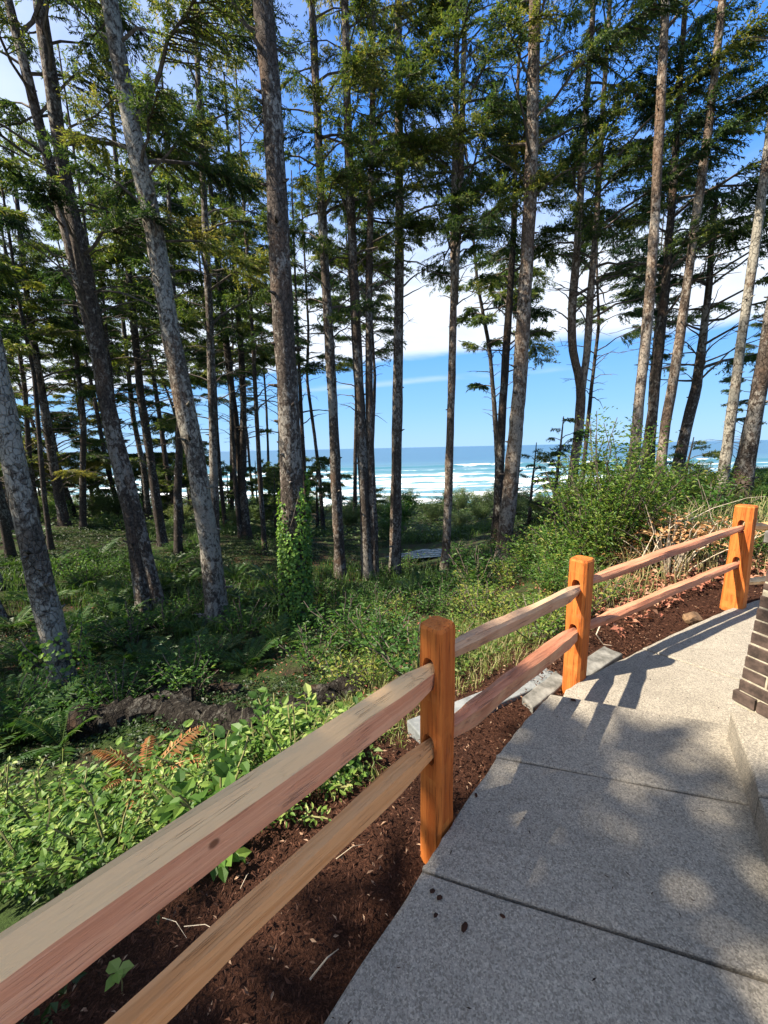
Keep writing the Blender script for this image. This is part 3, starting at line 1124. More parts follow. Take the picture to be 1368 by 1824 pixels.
def build_fence():
    root = tag(empty('split_rail_fence', (P1.x, P1.y, -0.2)), 'new orange cedar split-rail fence beside the concrete path', 'fence')
    off = Vector((P1.x, P1.y, -0.2))
    D12 = (P2 - P1).normalized(); D23 = (P3 - P2).normalized(); D34 = (P4 - P3).normalized()

    def rel(p):
        return p - off

    zu1, zl1 = 0.675, 0.345
    zu2, zl2 = AT(1036, 1046, 2.60).z, AT(1030, 1123, 2.60).z
    zu3, zl3 = AT(1330, 940, 3.72).z, AT(1318, 1005, 3.72).z
    t1 = AT(795, 1108, 1.40).z; t2 = AT(1046, 994, 2.58).z; t3 = AT(1340, 900, 3.75).z
    b1 = Vector((P1.x, P1.y, -0.24)); b2 = Vector((P2.x, P2.y, -0.28)); b3 = Vector((P3.x, P3.y, -0.2))
    b0 = Vector((P0.x, P0.y, -0.24)); b4 = Vector((P4.x, P4.y, -0.2))

    def post(base, top, ax, wa, wn, hz, seed, lean=(0, 0), flare=1.0):
        holes = [(z - base.z + 0.012, 0.030, 0.066) for z in hz]
        o = make_post(root, base, top, ax, wa, wn, holes, seed, lean, flare)
        o.location = rel(base)
        return o

    post(b0, 0.87, FD, 0.12, 0.115, (0.66, 0.33), 1)
    post(b1, t1, D12, 0.110, 0.108, (zu1, zl1), 2, (0.0, -0.004))
    post(b2, t2, (D12 + D23).normalized(), 0.125, 0.125, (zu2, zl2), 3)
    post(b3, t3, D23, 0.125, 0.155, (zu3, zl3), 4, (0, 0), 1.18)
    post(b4, t3 - 0.05, D34, 0.13, 0.14, (0.66, 0.08), 5)

    def rail(p, zp, q, zq, prof, tints, mat, seed, e0=0.03, e1=0.03, **kw):
        a = Vector((p.x, p.y, zp)); b = Vector((q.x, q.y, zq))
        d = (b - a).normalized()
        o = make_rail(root, rel(a - d * e0), rel(b + d * e1), prof, tints, mat, seed, **kw)

    # profile order: counter-clockwise seen along +x: (across: + is left/forest side, up)
    # upper near rail: broad sapwood face on top towards the viewer, pink heart face below
    pu = [(-.046, .036), (-.034, -.068), (.030, -.050), (.046, .020), (.020, .064), (-.004, .064)]
    tu = [1.0, .8, .7, .4, .25, .05]
    rail(P0, 0.66, P1, zu1, pu, tu, M['rail'], 11, 0.03, -0.012, taper=0.16, twist=0.1)
    pl = [(-.040, -.016), (-.014, -.052), (.030, -.048), (.044, .006), (.014, .052), (-.030, .038)]
    tl = [.05, .3, .8, .8, .75, .85]
    rail(P0, 0.33, P1, zl1, pl, tl, M['rail_b'], 12, 0.03, -0.012, taper=0.2, twist=-0.25)
    # P1 - P2
    off_ = D12 * 0.04
    pm = [(-.040, .012), (-.026, -.050), (.024, -.056), (.042, -.006), (.016, .050), (-.024, .044)]
    rail(P1 + off_, zu1 + 0.052, P2, zu2, pm, [.45, .6, .8, .6, .4, .35], M['rail_c'], 13, -0.012, -0.02, taper=0.2, twist=0.25)
    rail(P1 + off_, zl1 + 0.035, P2, zl2, pu, [.5, .35, .8, .6, .7, .8], M['rail_d'], 14, -0.012, -0.02, taper=0.2, twist=-0.2)
    # P2 - P3
    pk = [(-.036, .010), (-.030, -.036), (.030, -.046), (.046, -.004), (.030, .040), (-.022, .036)]
    rail(P2 + D23 * 0.04, zu2 + 0.03, P3, zu3, pk, [.95, .9, .8, .7, .75, .7], M['rail_d'], 15, -0.01, -0.02, taper=0.3, twist=0.3, bow=0.006)
    rail(P2 + D23 * 0.04, zl2 + 0.015, P3, zl3, pk, [1.0, 1.0, .8, .7, .9, .8], M['rail_d'], 16, -0.01, -0.02, taper=0.3, twist=-0.2)
    # P3 - P4
    rail(P3, zu3, P4, 0.66, pk, [.5, .5, .6, .5, .5, .4], M['rail_b'], 17, -0.03, -0.01, taper=0.25)
    rail(P3, 0.12, P4, 0.10, pk, [.4, .3, .5, .4, .4, .3], M['rail_b'], 18, -0.03, -0.01, taper=0.25)


build_fence()
build_bounce_wall()


# ------------------------------------------------------------------ trees
LAND = []          # landmarks for labels: (x, y, phrase)


def trunk_mesh(cx, zs, rad, sides, seed, flare, mat, stubs=10):
    r = np.random.default_rng(seed)
    z0 = zs[0]
    mb = MB()
    n = len(zs)
    th = np.linspace(0, 2 * math.pi, sides, endpoint=False)
    ph = r.uniform(0, 6.28, 6)
    V = []
    for i, z in enumerate(zs):
        h = z - z0
        fl = 1 + flare * math.exp(-max(h - 0.25, 0) / 0.28) * (0.7 + 0.5 * np.sin(th * 3 + ph[0]) ** 2)
        bump = 1 + 0.045 * np.sin(th * 2 + h * 1.7 + ph[1]) + 0.03 * np.sin(th * 3 - h * 4.1 + ph[2]) + 0.028 * r.standard_normal(sides)
        rr = rad[i] * fl * bump
        V.append(np.stack([cx[i][0] + np.cos(th) * rr, cx[i][1] + np.sin(th) * rr, np.full(sides, z)], -1))
    V = np.concatenate(V)
    i = np.arange(n - 1)[:, None] * sides
    j = np.arange(sides)[None, :]
    Q = np.stack([i + j, i + (j + 1) % sides, i + sides + (j + 1) % sides, i + sides + j], -1).reshape(-1, 4)
    mb.add(V, Q)
    for _ in range(stubs):                       # broken branch stubs and knobs
        k = int(r.integers(2, n - 2))
        a = r.uniform(0, 6.28)
        d = np.array([math.cos(a), math.sin(a), r.uniform(-0.1, 0.5)])
        p = np.array([cx[k][0], cx[k][1], zs[k]]) + d * rad[k] * 0.8
        l = rad[k] * r.uniform(0.35, 1.1)
        v, q, t_ = tube([p, p + d * l * 0.6, p + d * l], [rad[k] * 0.22, rad[k] * 0.13, rad[k] * 0.07], 5)
        mb.add(v, q, t_)
    return mb.mesh('trunk', [mat], True)


def crown_mesh(cfun, rfun, spec, seed):
    """branches with needle sprays. spec: dict"""
    r = np.random.default_rng(seed)
    z0, z1 = spec['dead'], spec['top']
    live = spec['live']
    L0 = spec['L']
    step = spec.get('step', 0.30)
    droop = spec.get('droop', 0.25)
    wind = np.array(spec.get('wind', (0.25, -0.05)))
    size = spec.get('size', 0.16)
    dens = spec.get('dens', 1.0)
    zvis = spec.get('zvis', 99)
    mb = MB()
    bP, bD, bS, bT = [], [], [], []
    z = z0
    az = r.uniform(0, 6.28)
    while z < z1 - 0.15:
        vis = z < zvis
        az += 2.4 + r.uniform(-0.5, 0.5)
        u = (z - live) / max(z1 - live, 0.1)
        isl = z > live or r.random() < 0.03
        if isl:
            shape = (1 - max(u, 0)) ** 0.75 * (0.75 + 0.25 * min(max(u, 0) * 5, 1)) + spec.get('tip', 0.09)
        else:
            shape = r.uniform(0.25, 0.9)
        L = L0 * shape * r.uniform(0.65, 1.2)
        hd = np.array([math.cos(az), math.sin(az)])
        hd = hd + wind * (1 if isl else 0.4)
        L *= min(1.5, max(0.45, np.linalg.norm(hd)))
        hd /= np.linalg.norm(hd)
        el = r.uniform(0.15, 0.75) if isl else r.uniform(0.2, 0.9)
        if isl and u > 0.6:
            el += 0.25
        dr = droop * r.uniform(0.6, 1.6)
        c = cfun(z)
        st = np.array([c[0], c[1], z])
        nseg = 6
        t = np.linspace(0, 1, nseg + 1)
        side = np.array([-hd[1], hd[0]])
        bend = r.uniform(-0.25, 0.25)
        pts = np.stack([st[0] + (hd[0] * t * math.cos(el) + side[0] * bend * t * t) * L,
                        st[1] + (hd[1] * t * math.cos(el) + side[1] * bend * t * t) * L,
                        st[2] + L * (math.sin(el) * t - dr * t * t)], -1)
        pts[1:-1] += r.normal(0, 0.025, (nseg - 1, 3)) * L * 0.5
        br = min(0.011 + 0.011 * L, rfun(z) * 0.45) * r.uniform(0.8, 1.2)
        v, q, t_ = tube(pts, br * (1 - 0.85 * t), 4, False)
        mb.add(v, q, None, 0.5, 0)
        if not isl:
            for _ in range(r.integers(1, 4)):
                s = r.uniform(0.3, 0.9)
                k = s * nseg; i0 = int(k); f = k - i0
                p = pts[i0] * (1 - f) + pts[min(i0 + 1, nseg)] * f
                d = np.array([*(hd * 0.7 + side * r.uniform(-1, 1)), r.uniform(-0.3, 0.5)])
                l = L * r.uniform(0.15, 0.4)
                v, q, t_ = tube([p, p + d * l * 0.5, p + d * l + [0, 0, -0.05 * l]], [br * 0.4, br * 0.28, br * 0.1], 3, False)
                mb.add(v, q, None, 0.5, 0)
            z += step * r.uniform(0.35, 0.9)
            continue
        # twigs
        kd = dens * (1.0 if vis else 0.6)
        ntw = max(5, int(L * 19 * min(kd, 1.5)))
        ts = np.sort(r.uniform(0.30, 1.0, ntw) ** 0.8)
        k = np.clip(ts * nseg, 0, nseg - 1e-6); i0 = k.astype(int); f = (k - i0)[:, None]
        tp = pts[i0] * (1 - f) + pts[i0 + 1] * f
        sg = np.where(np.arange(ntw) % 2 == 0, 1.0, -1.0)
        ang = r.uniform(0.35, 1.15, ntw)
        dh = hd[None, :] * np.cos(ang)[:, None] + side[None, :] * (np.sin(ang) * sg)[:, None]
        td = np.concatenate([dh, r.uniform(-0.35, 0.15, (ntw, 1))], 1)
        tl = L * 0.42 * (1.15 - 0.75 * ts) * r.uniform(0.6, 1.2, ntw)
        tl = np.clip(tl, 0.16, 1.1)
        if vis:
            for a, d, l in zip(tp[::2], td[::2], tl[::2]):
                v, q, t_ = tube([a, a + d * l * 0.5, a + d * l + [0, 0, -0.12 * l]], [br * 0.28, br * 0.2, 0.002], 3, False)
                mb.add(v, q, None, 0.5, 0)
        sz = size * (1.0 if vis else 1.7)
        nt = np.maximum((tl / (sz * 0.155) * (1 if vis else 0.45)).astype(int), 3)
        idx = np.repeat(np.arange(ntw), nt)
        s = r.uniform(0.05, 1.0, len(idx))
        p = tp[idx] + td[idx] * (s * tl[idx])[:, None]
        p[:, 2] -= 0.12 * tl[idx] * s * s
        lat = np.cross(td[idx], [0, 0, 1.0])
        sg2 = r.choice([-1.0, 1.0], len(idx))
        d = td[idx] * r.uniform(0.3, 0.9, (len(idx), 1)) + lat * (sg2 * r.uniform(0.1, 0.8, len(idx)))[:, None]
        d[:, 2] += r.uniform(-0.85, 0.35, len(idx)) * spec.get('hang', 1.15)
        bP.append(p); bD.append(d)
        bS.append(sz * r.uniform(0.5, 1.2, len(idx)))
        tone = r.normal(0, 0.17)
        bT.append(np.clip(0.50 + tone + r.normal(0, 0.16, len(idx)) + 0.18 * (s - 0.5) + spec.get('tone', 0), 0, 1))
        z += step * r.choice([0.35, 1.6, 2.1], p=[.45, .35, .2]) * (1.0 if vis else 1.35)
    if bP:
        P = np.concatenate(bP); D = np.concatenate(bD); S = np.concatenate(bS); T = np.concatenate(bT)
        N = norm(r.normal(0, 1, (len(P), 3)) * 0.7 + np.array([0, 0, 1.0]))
        v, t_ = leaf_tris(P, D, N, S, spec.get('aspect', 0.23 if zvis > 0 else 0.26), 0.15, 0.12)
        mb.add(v, None, t_, np.repeat(T, 2), 1)
    return mb.mesh('crown', [M['twig'], M['needle']], False)


TRI = {'n': 0}


def make_tree(name, label, lines, r0, top, spec, mat='bark', near=False, short=None, flare=0.45, group='spruce trees of the coastal grove'):
    """lines: list of polylines (world points from the base up); the first is the main stem"""
    base = lines[0][0]
    root = tag(empty(name, tuple(base)), label, 'tree', group)
    off = np.array(base)
    seed = int(abs(base[0]) * 977 + abs(base[1]) * 131) % 100000
    funs = []
    for li, ln in enumerate(lines):
        ln = np.array([tuple(p) for p in ln])
        o_ = np.argsort(ln[:, 2]); ln = ln[o_]
        if ln[-1, 2] < top:
            k = max(0, len(ln) - 3)
            dz = ln[-1, 2] - ln[k, 2]
            sl = (ln[-1] - ln[k]) / max(dz, 0.3)
            sl = np.clip(sl, -0.12, 0.12)
            ext = ln[-1] + np.array([sl[0], sl[1], 1.0]) * (top - ln[-1, 2])
            ln = np.vstack([ln, ext])
        zb = ln[0, 2]
        tall = top - zb
        zs = np.concatenate([[zb - 0.35, zb - 0.05], np.arange(zb + 0.12, top, 0.22 if near else 0.34), [top]])
        # smooth the centre line
        zz = np.linspace(zb - 0.4, top, 200)
        sx = np.interp(zz, ln[:, 2], ln[:, 0]); sy = np.interp(zz, ln[:, 2], ln[:, 1])
        ker = np.hanning(15); ker /= ker.sum()
        sx = np.convolve(np.pad(sx, 7, 'edge'), ker, 'valid'); sy = np.convolve(np.pad(sy, 7, 'edge'), ker, 'valid')
        f = lambda z, zz=zz, sx=sx, sy=sy: (float(np.interp(z, zz, sx)), float(np.interp(z, zz, sy)))
        rb = r0 if li == 0 else r0 * (0.72 if li == 1 else 0.6)
        if li > 0 and spec.get('forkthin'):
            rb = r0 * spec['forkthin']
        g = lambda z, rb=rb, zb=zb, tall=tall: max(rb * (0.86 + 0.14 * math.exp(-max(z - zb, 0) / 1.2)) * (1 - 0.8 * max(0, (z - zb) / tall) ** 1.25), 0.012)
        funs.append((f, g))
        cx = [(f(z)[0] - off[0], f(z)[1] - off[1]) for z in zs]
        me = trunk_mesh(cx, zs - off[2], [g(z) for z in zs], 14 if near else 9, seed + li, flare if li == 0 else 0.0, M[mat], 64 if near else 22)
        o = link('trunk', me, root)
    f, g = funs[0]
    if spec is not None and spec.get('L', 0) > 0:
        sp = dict(spec); sp['top'] = top
        me = crown_mesh(lambda z: f(z), g, sp, seed + 5)
        me.transform(Matrix.Translation(-Vector(base)))
        link('crown', me, root)
        if len(funs) > 1 and spec.get('twin', True):
            f2, g2 = funs[1]
            sp['dead'] = max(sp['dead'], lines[1][0][2] + 1.2)
            me = crown_mesh(lambda z: f2(z), g2, sp, seed + 9)
            me.transform(Matrix.Translation(-Vector(base)))
            link('crown', me, root)
    if short:
        LAND.append((base[0], base[1], short))
    return root


def on_ground(px, py):
    """where the view ray meets the terrain"""
    d = ray(px, py)
    t = 2.0
    for _ in range(400):
        p = CAMP + d * t
        if p.z < TZ(p.x, p.y):
            return p
        t += max(0.05, 0.25 * (p.z - TZ(p.x, p.y)))
    return p


def ptree(name, label, short, pix, wpx, top, spec, mat='bark', near=False, Y=None, forks=(), flare=0.45):
    if Y is None:
        b = on_ground(*pix[0]); Y = b.y
    else:
        b = AT(pix[0][0], pix[0][1], Y)
        b.z = min(b.z, TZ(b.x, b.y))
    zg = TZ(b.x, b.y)
    b = Vector((b.x, b.y, zg))
    ln = [b] + [AT(x, y, Y) for x, y in pix[1:]]
    lines = [ln] + [[AT(x, y, Y) for x, y in fk] for fk in forks]
    r0 = wpx / FPX * Y * 0.5 / math.sqrt(1 + ((pix[len(pix) // 2][0] - W0 / 2) / FPX) ** 2)
    sp = dict(spec)
    sp.setdefault('zvis', CAMZ + (Y + 2.6) * 1.0)
    sp['size'] = spec.get('size', 0.0068 * Y + 0.03) if Y < 22 else 0.0068 * Y + 0.03
    return make_tree(name, label, lines, r0, top, sp, mat, near, short, flare)


S = lambda dead, live, L, **k: dict(dead=dead, live=live, L=L, **k)
ptree('spruce_tree', 'thick lichen-grey trunk leaning at the left edge, ivy round its foot', 'thick leaning trunk at the left edge',
      [(118, 1240), (95, 1130), (52, 950), (20, 800), (-10, 650), (-60, 420), (-130, 60)], 62, 19, S(6.5, 10.5, 2.4, step=.5, dens=.7), 'bark_pale', True)
ptree('spruce_tree', 'straight purple-grey trunk second from the left, slim stem beside its foot', 'purple-grey trunk',
      [(262, 1090), (235, 920), (190, 720), (155, 500), (112, 300), (92, 150), (70, 0)], 41, 19, S(4.2, 5.6, 2.6, step=.32, dens=1.25), 'bark', True,
      forks=[[(285, 1085), (262, 990), (238, 890), (222, 830)]])
ptree('spruce_tree', 'pale mossy trunk with flaking bark, third thick one from the left', 'pale mossy trunk',
      [(388, 1110), (378, 1000), (345, 800), (305, 600), (273, 400), (228, 200), (195, 0)], 46, 20, S(4.0, 5.4, 2.5, step=.30, dens=1.25), 'bark_pale', True)
ptree('spruce_tree', 'thick mottled trunk wrapped in green ivy up to head height', 'ivy-wrapped trunk',
      [(530, 1118), (522, 900), (513, 700), (500, 500), (486, 200), (468, 0)], 49, 21, S(7.5, 9.5, 2.6, step=.4, dens=.7), 'bark', True)
ptree('spruce_tree', 'dark trunk between the two thick left trunks, branches all the way up', 'dark branchy trunk',
      [(290, 972), (270, 830), (250, 700), (237, 560), (222, 420), (208, 300), (190, 100)], 21, 18, S(0.8, 5.5, 2.5, step=.24), 'bark_dark')
ptree('spruce_tree', 'slim reddish-grey trunk just right of the pale mossy one', 'slim reddish trunk',
      [(385, 1015), (380, 800), (375, 600), (366, 400), (356, 200), (346, 0)], 20, 19, S(2.2, 5.2, 2.4, step=.27), 'bark')
ptree('spruce_tree', 'dark forked trunk in two close stems behind the ivy-wrapped one', 'dark forked trunk',
      [(440, 958), (428, 830), (418, 740), (402, 600), (390, 480), (375, 330)], 19, 17, S(1.5, 4.8, 2.3, step=.27, forkthin=.8), 'bark_dark',
      forks=[[(432, 830), (434, 720), (428, 600), (418, 480), (412, 340)]])
ptree('spruce_tree', 'very slim pole-like trunk just left of the ivy-wrapped one', 'pole-like trunk',
      [(472, 988), (463, 850), (455, 700), (446, 520), (436, 400), (428, 250)], 11, 15, S(2.2, 4.6, 1.9, step=.3), 'bark_dark')
ptree('spruce_tree', 'thin dark trunk half hidden behind the ivy-wrapped one', 'half-hidden thin trunk',
      [(548, 960), (540, 800), (532, 640), (526, 500), (520, 330)], 10, 14, S(2.6, 5.0, 2.0, step=.3), 'bark_dark')
ptree('spruce_tree', 'tall bare brown trunk next right of the ivy-wrapped one', 'tall bare brown trunk',
      [(607, 1032), (600, 900), (592, 700), (580, 500), (570, 300), (555, 0)], 23, 21, S(4.2, 6.5, 2.5, step=.27), 'bark')
ptree('spruce_tree', 'tall mottled trunk with a thinner dark stem pressed against it', 'mottled trunk with a dark twin',
      [(655, 1034), (650, 900), (640, 700), (630, 500), (620, 250), (614, 0)], 24, 21, S(4.5, 6.8, 2.4, step=.27), 'bark',
      forks=[[(668, 1015), (662, 860), (657, 700), (657, 500), (662, 300)]])
ptree('spruce_tree', 'straight grey trunk rising in the middle of the sea view', 'straight mid trunk',
      [(703, 1028), (705, 900), (708, 700), (711, 500), (711, 250), (709, 0)], 24, 21, S(5.0, 7.0, 2.4, step=.27), 'bark')
ptree('spruce_tree', 'slender twin-stemmed brown trunk standing alone against the waves', 'slender twin-stemmed trunk',
      [(793, 1018), (798, 900), (804, 700), (808, 540), (808, 400), (812, 200), (814, 0)], 18, 20, S(5.6, 6.8, 2.5, step=.26), 'bark_tan',
      forks=[[(809, 520), (818, 380), (824, 200), (828, 0)]])
ptree('spruce_tree', 'dark trunk with long drooping limbs behind the thick tan one', 'dark limby trunk',
      [(885, 962), (891, 800), (900, 650), (910, 500), (916, 400), (918, 280)], 21, 15, S(4.2, 7.5, 3.0, step=.30, droop=.3), 'bark_dark')
ptree('spruce_tree', 'thick tan trunk right of the sea view, lit at its foot', 'thick tan trunk',
      [(893, 1012), (906, 900), (925, 700), (936, 500), (945, 340), (949, 200), (953, 0)], 33, 22, S(7.2, 8.6, 2.8, step=.28), 'bark_tan', True)
ptree('spruce_tree', 'pale trunk forking into two stems like a tuning fork', 'tuning-fork trunk',
      [(1012, 900), (1020, 850), (1032, 760), (1036, 690), (1020, 630), (1018, 560), (1030, 420), (1040, 250)], 21, 17, S(4.6, 6.8, 2.8, step=.26, forkthin=.7), 'bark_tan', Y=12,
      forks=[[(1035, 700), (1046, 630), (1052, 520), (1062, 400), (1070, 250)]])
ptree('spruce_tree', 'light smooth trunk with a dark trunk close behind it', 'light smooth trunk',
      [(1117, 925), (1128, 830), (1140, 700), (1155, 560), (1166, 400), (1176, 200), (1186, 0)], 24, 20, S(9.5, 11, 2.6, step=.35), 'bark_tan', True, Y=9)
ptree('spruce_tree', 'dark trunk close behind the light smooth one, wind-swept crown', 'dark wind-swept trunk',
      [(1150, 890), (1160, 760), (1174, 620), (1188, 480), (1198, 350), (1206, 220)], 24, 14.5, S(4.8, 5.6, 2.7, step=.20, wind=(.45, -.05), tone=-.08), 'bark_dark', Y=11)
ptree('spruce_tree', 'long bare trunk leaning right, third from the right edge', 'long bare right trunk',
      [(1170, 890), (1186, 750), (1204, 650), (1222, 520), (1238, 400), (1266, 200), (1287, 0)], 23, 20, S(10.5, 12, 2.4, step=.35), 'bark_tan', Y=10)
ptree('spruce_tree', 'short crooked trunk with a bowl-shaped crown of upswept limbs', 'crooked bowl-crowned trunk',
      [(1198, 880), (1216, 790), (1240, 690), (1252, 600), (1262, 520), (1268, 430)], 29, 8.6, S(3.2, 4.9, 2.9, step=.13, droop=.12, tone=.1), 'bark', Y=12)
ptree('spruce_tree', 'slim pale trunk leaning out of the right edge', 'slim pale right trunk',
      [(1283, 890), (1304, 730), (1320, 610), (1345, 440), (1368, 260), (1400, 40)], 24, 20, S(8.5, 10, 2.6, step=.35), 'bark_pale', True, Y=9)
ptree('spruce_tree', 'stout grey-brown trunk cut off by the right edge', 'stout right-edge trunk',
      [(1318, 895), (1346, 730), (1366, 620), (1400, 430), (1440, 200)], 38, 19, S(7.8, 9, 2.8, step=.4), 'bark', True, Y=8)
ptree('spruce_tree', 'dark trunk far left with limbs spreading to both sides', 'dark far-left trunk',
      [(115, 935), (92, 810), (75, 700), (52, 560), (38, 440), (20, 250)], 24, 16, S(-.6, 4.6, 2.8, step=.22), 'bark_dark')
ptree('spruce_tree', 'slimmer dark trunk at the far left, twin of the limby one', 'slimmer far-left trunk',
      [(68, 930), (52, 820), (45, 700), (25, 560), (8, 440), (-20, 250)], 15, 15, S(-.2, 4.4, 2.6, step=.26), 'bark_dark')
ptree('spruce_tree', 'thin upright stem seen past the purple-grey trunk', 'thin upright stem',
      [(238, 880), (222, 840), (205, 740), (192, 620), (180, 480), (170, 330)], 11, 13, S(.4, 3.8, 2.0, step=.26), 'bark_dark', Y=20)
ptree('spruce_tree', 'little distant trunk against the bright surf, far left', 'little distant trunk',
      [(160, 858), (152, 800), (140, 730), (128, 640)], 10, 10, S(1.6, 2.6, 2.4, step=.16, tone=.05), 'bark_dark', Y=28)

def copy_tree(src, base, scale, rz, label):
    r = src.copy(); COL.objects.link(r)
    r.location = base; r.rotation_euler = (0, 0, rz); r.scale = (scale,) * 3
    r['label'] = label
    for ch in list(src.children):
        c = ch.copy(); COL.objects.link(c); c.parent = r
    return r


# background trees between and behind the numbered ones: base pixel, distance, width, height, live base
BG = [
    (20, 900, 24, 14, 15, 3.4, 'bushy spruce at the far left edge, low green crown'),
    (95, 885, 32, 12, 15, 4.8, 'distant spruce seen left of the purple-grey trunk'),
    (212, 890, 27, 12, 16, 6.0, 'distant spruce just behind the purple-grey trunk'),
    (315, 905, 25, 12, 17, 7.0, 'distant spruce left of the pale mossy trunk, high crown'),
    (345, 900, 33, 9, 14, 5.0, 'small far spruce between the pale mossy and reddish trunks'),
    (412, 905, 30, 9, 16, 7.0, 'slim far spruce left of the dark forked trunk'),
    (494, 905, 30, 11, 18, 8.0, 'far spruce peeping out left of the ivy-wrapped trunk'),
    (575, 925, 24, 10, 18, 8.6, 'far spruce with a high crown left of the tall bare brown trunk'),
    (661, 945, 23, 9, 18, 9.2, 'far slender spruce right behind the mottled trunk, high crown'),
    (893, 935, 22, 11, 16, 7.4, 'far spruce with a high crown hidden behind the dark limby trunk'),
    (1031, 925, 20, 11, 15, 7.0, 'spruce behind the tuning-fork trunk, dense high crown'),
    (1140, 905, 17, 12, 15, 6.6, 'spruce crown filling the gap behind the light smooth trunk'),
    (1300, 860, 19, 9, 8.4, 4.6, 'low pale-green spruce far behind the right-hand trunks'),
]
BGT = []
# the first five are the patterns the others are copied from: spread them over crown heights
BG = [BG[k] for k in (0, 2, 4, 7, 10)] + [BG[k] for k in (1, 3, 5, 8, 11, 12, 6, 9)]
for i, (px, py, Y, w, H, live, lab) in enumerate(BG):
    b = AT(px, py, Y)
    b.z = TZ(b.x, b.y)
    rr = np.random.default_rng(900 + i)
    if i >= 5:
        k, bz, bH = BGT[i % 5]
        sc = (H - b.z) / (bH - bz)
        copy_tree(k, b, sc, rr.uniform(0, 6.28), lab)
        continue
    ln = [b] + [b + Vector((rr.normal(0, .12) * h / 5 + b.x * 0.006 * h, rr.normal(0, .1), h)) for h in (3, 6, 9, 12)]
    ln = [p for p in ln if p.z < H - .5]
    k = make_tree('spruce_tree', lab, [ln], w / FPX * Y * 0.5 * .8, H, S(max(b.z + 1.5, live - 3.2), live, 2.7, step=.25, size=min(0.0068 * Y + 0.03, .24), zvis=CAMZ + Y, tone=rr.uniform(-.16, .02)),
                  'bark_dark', False, None, 0.3)
    BGT.append((k, b.z, H))

# more of the same, thickening the grove
MORE = [
    (15, 905, 17, 15, 'shadowy spruce filling the left edge behind the leaning trunk'),
    (48, 890, 27, 16, 'spruce far back between the two dark far-left trunks'),
    (142, 905, 19, 15, 'spruce just left of the purple-grey trunk, mid distance'),
    (176, 880, 31, 16, 'farthest spruce between the purple-grey and dark branchy trunks'),
    (262, 900, 24, 17, 'spruce right behind the dark branchy trunk'),
    (322, 915, 20, 16, 'spruce against the pale mossy trunk, half covered by it'),
    (360, 895, 29, 17, 'far spruce left of the slim reddish trunk'),
    (398, 900, 22, 17, 'mid-distance spruce right of the slim reddish trunk'),
    (480, 900, 34, 18, 'farthest spruce left of the ivy-wrapped trunk'),
    (632, 925, 27, 19, 'far spruce crown between the bare brown and mottled trunks'),
    (8, 930, 13, 14, 'nearer shadowy spruce cut by the left edge'),
    (82, 925, 15, 14, 'spruce standing between the leaning and the purple-grey trunks'),
    (128, 890, 24, 15, 'spruce in the dusk left of the purple-grey trunk, farther back'),
    (228, 925, 15.5, 15, 'spruce right of the purple-grey trunk, close behind it'),
    (312, 940, 15, 15.5, 'spruce tight behind the pale mossy trunk'),
    (337, 890, 36, 16, 'farthest spruce seen past the pale mossy trunk'),
    (425, 915, 18.5, 17, 'spruce just left of the dark forked trunk, mid distance'),
    (452, 895, 38, 17, 'farthest spruce behind the pole-like trunk'),
    (1150, 880, 22, 14, 'far spruce between the light smooth and tuning-fork trunks'),
]
for i, (px, py, Y, H, lab) in enumerate(MORE):
    b = AT(px, py, Y)
    b.z = TZ(b.x, b.y)
    src, bz, bH = BGT[(i * 2 + 1) % 4 if px < 420 else 3 + i % 2]
    copy_tree(src, b, (H - b.z) / (bH - bz), 2.1 * i, lab)
SHT = []
# trees outside the frame to the left and right whose crowns shade the clearing
for i, (x, y, H, live, L, lab) in enumerate([
    (-6.6, -2.35, 16, 5.4, 2.3, 'spruce behind the viewer on the left, out of view'),
    (-10.6, 5.0, 9.5, 2.6, 2.7, 'short dense spruce left of the leaning trunk, out of view'),
    (-9.6, -3.1, 17, 6.0, 2.6, 'second spruce behind the viewer on the left, out of view'),
    (-11.0, 10.2, 9.5, 5.0, 2.8, 'short spruce behind the leaning trunk, out of view'),
    (-9.0, 8.2, 8.8, 5.0, 2.8, 'low spruce close left of the leaning trunk, out of view'),
    (-8.3, -2.3, 16.5, 6.0, 2.6, 'third spruce behind the viewer on the left, out of view'),
    (-10.2, 3.6, 8.8, 5.0, 2.8, 'short spruce in the left of the grove, out of view'),

    (9.5, 5.2, 15, 5.4, 3.2, 'spruce right of the fence whose limb tips reach the top right corner'),
]):
    b = Vector((x, y, TZ(x, y)))
    if 2 <= i <= 6:
        src, bz, bH = SHT[0 if y < 0 else 1]
        copy_tree(src, b, (H - b.z) / (bH - bz), 1.3 * i, lab)
        continue
    ln = [b, b + Vector((.1, 0, 4)), b + Vector((.15, .1, 9))]
    k = make_tree('spruce_tree', lab, [ln], 0.24, H, S(live - 2, live, L, step=.26 if live < 10 else .45, size=.26 if y < 4 else .14, zvis=-9 if y < 4 or x > 0 else 99, dens=2.2 if y < 4 else 1.4), 'bark', False, None)
    SHT.append((k, b.z, H))


# ------------------------------------------------------------------ undergrowth
for p_, s_ in ((P1, 'nearest fence post'), (P2, 'middle fence post'), (P3, 'farthest fence post')):
    LAND.append((p_.x, p_.y, s_))
_cr = GZ(755, 980, -3.0)
LAND.append((_cr.x, _cr.y, 'creek pool'))
USED = {}
ORD = ['', 'second ', 'third ', 'fourth ', 'fifth ', 'sixth ', 'seventh ', 'eighth ', 'ninth ', 'tenth ', 'eleventh ', 'twelfth ']


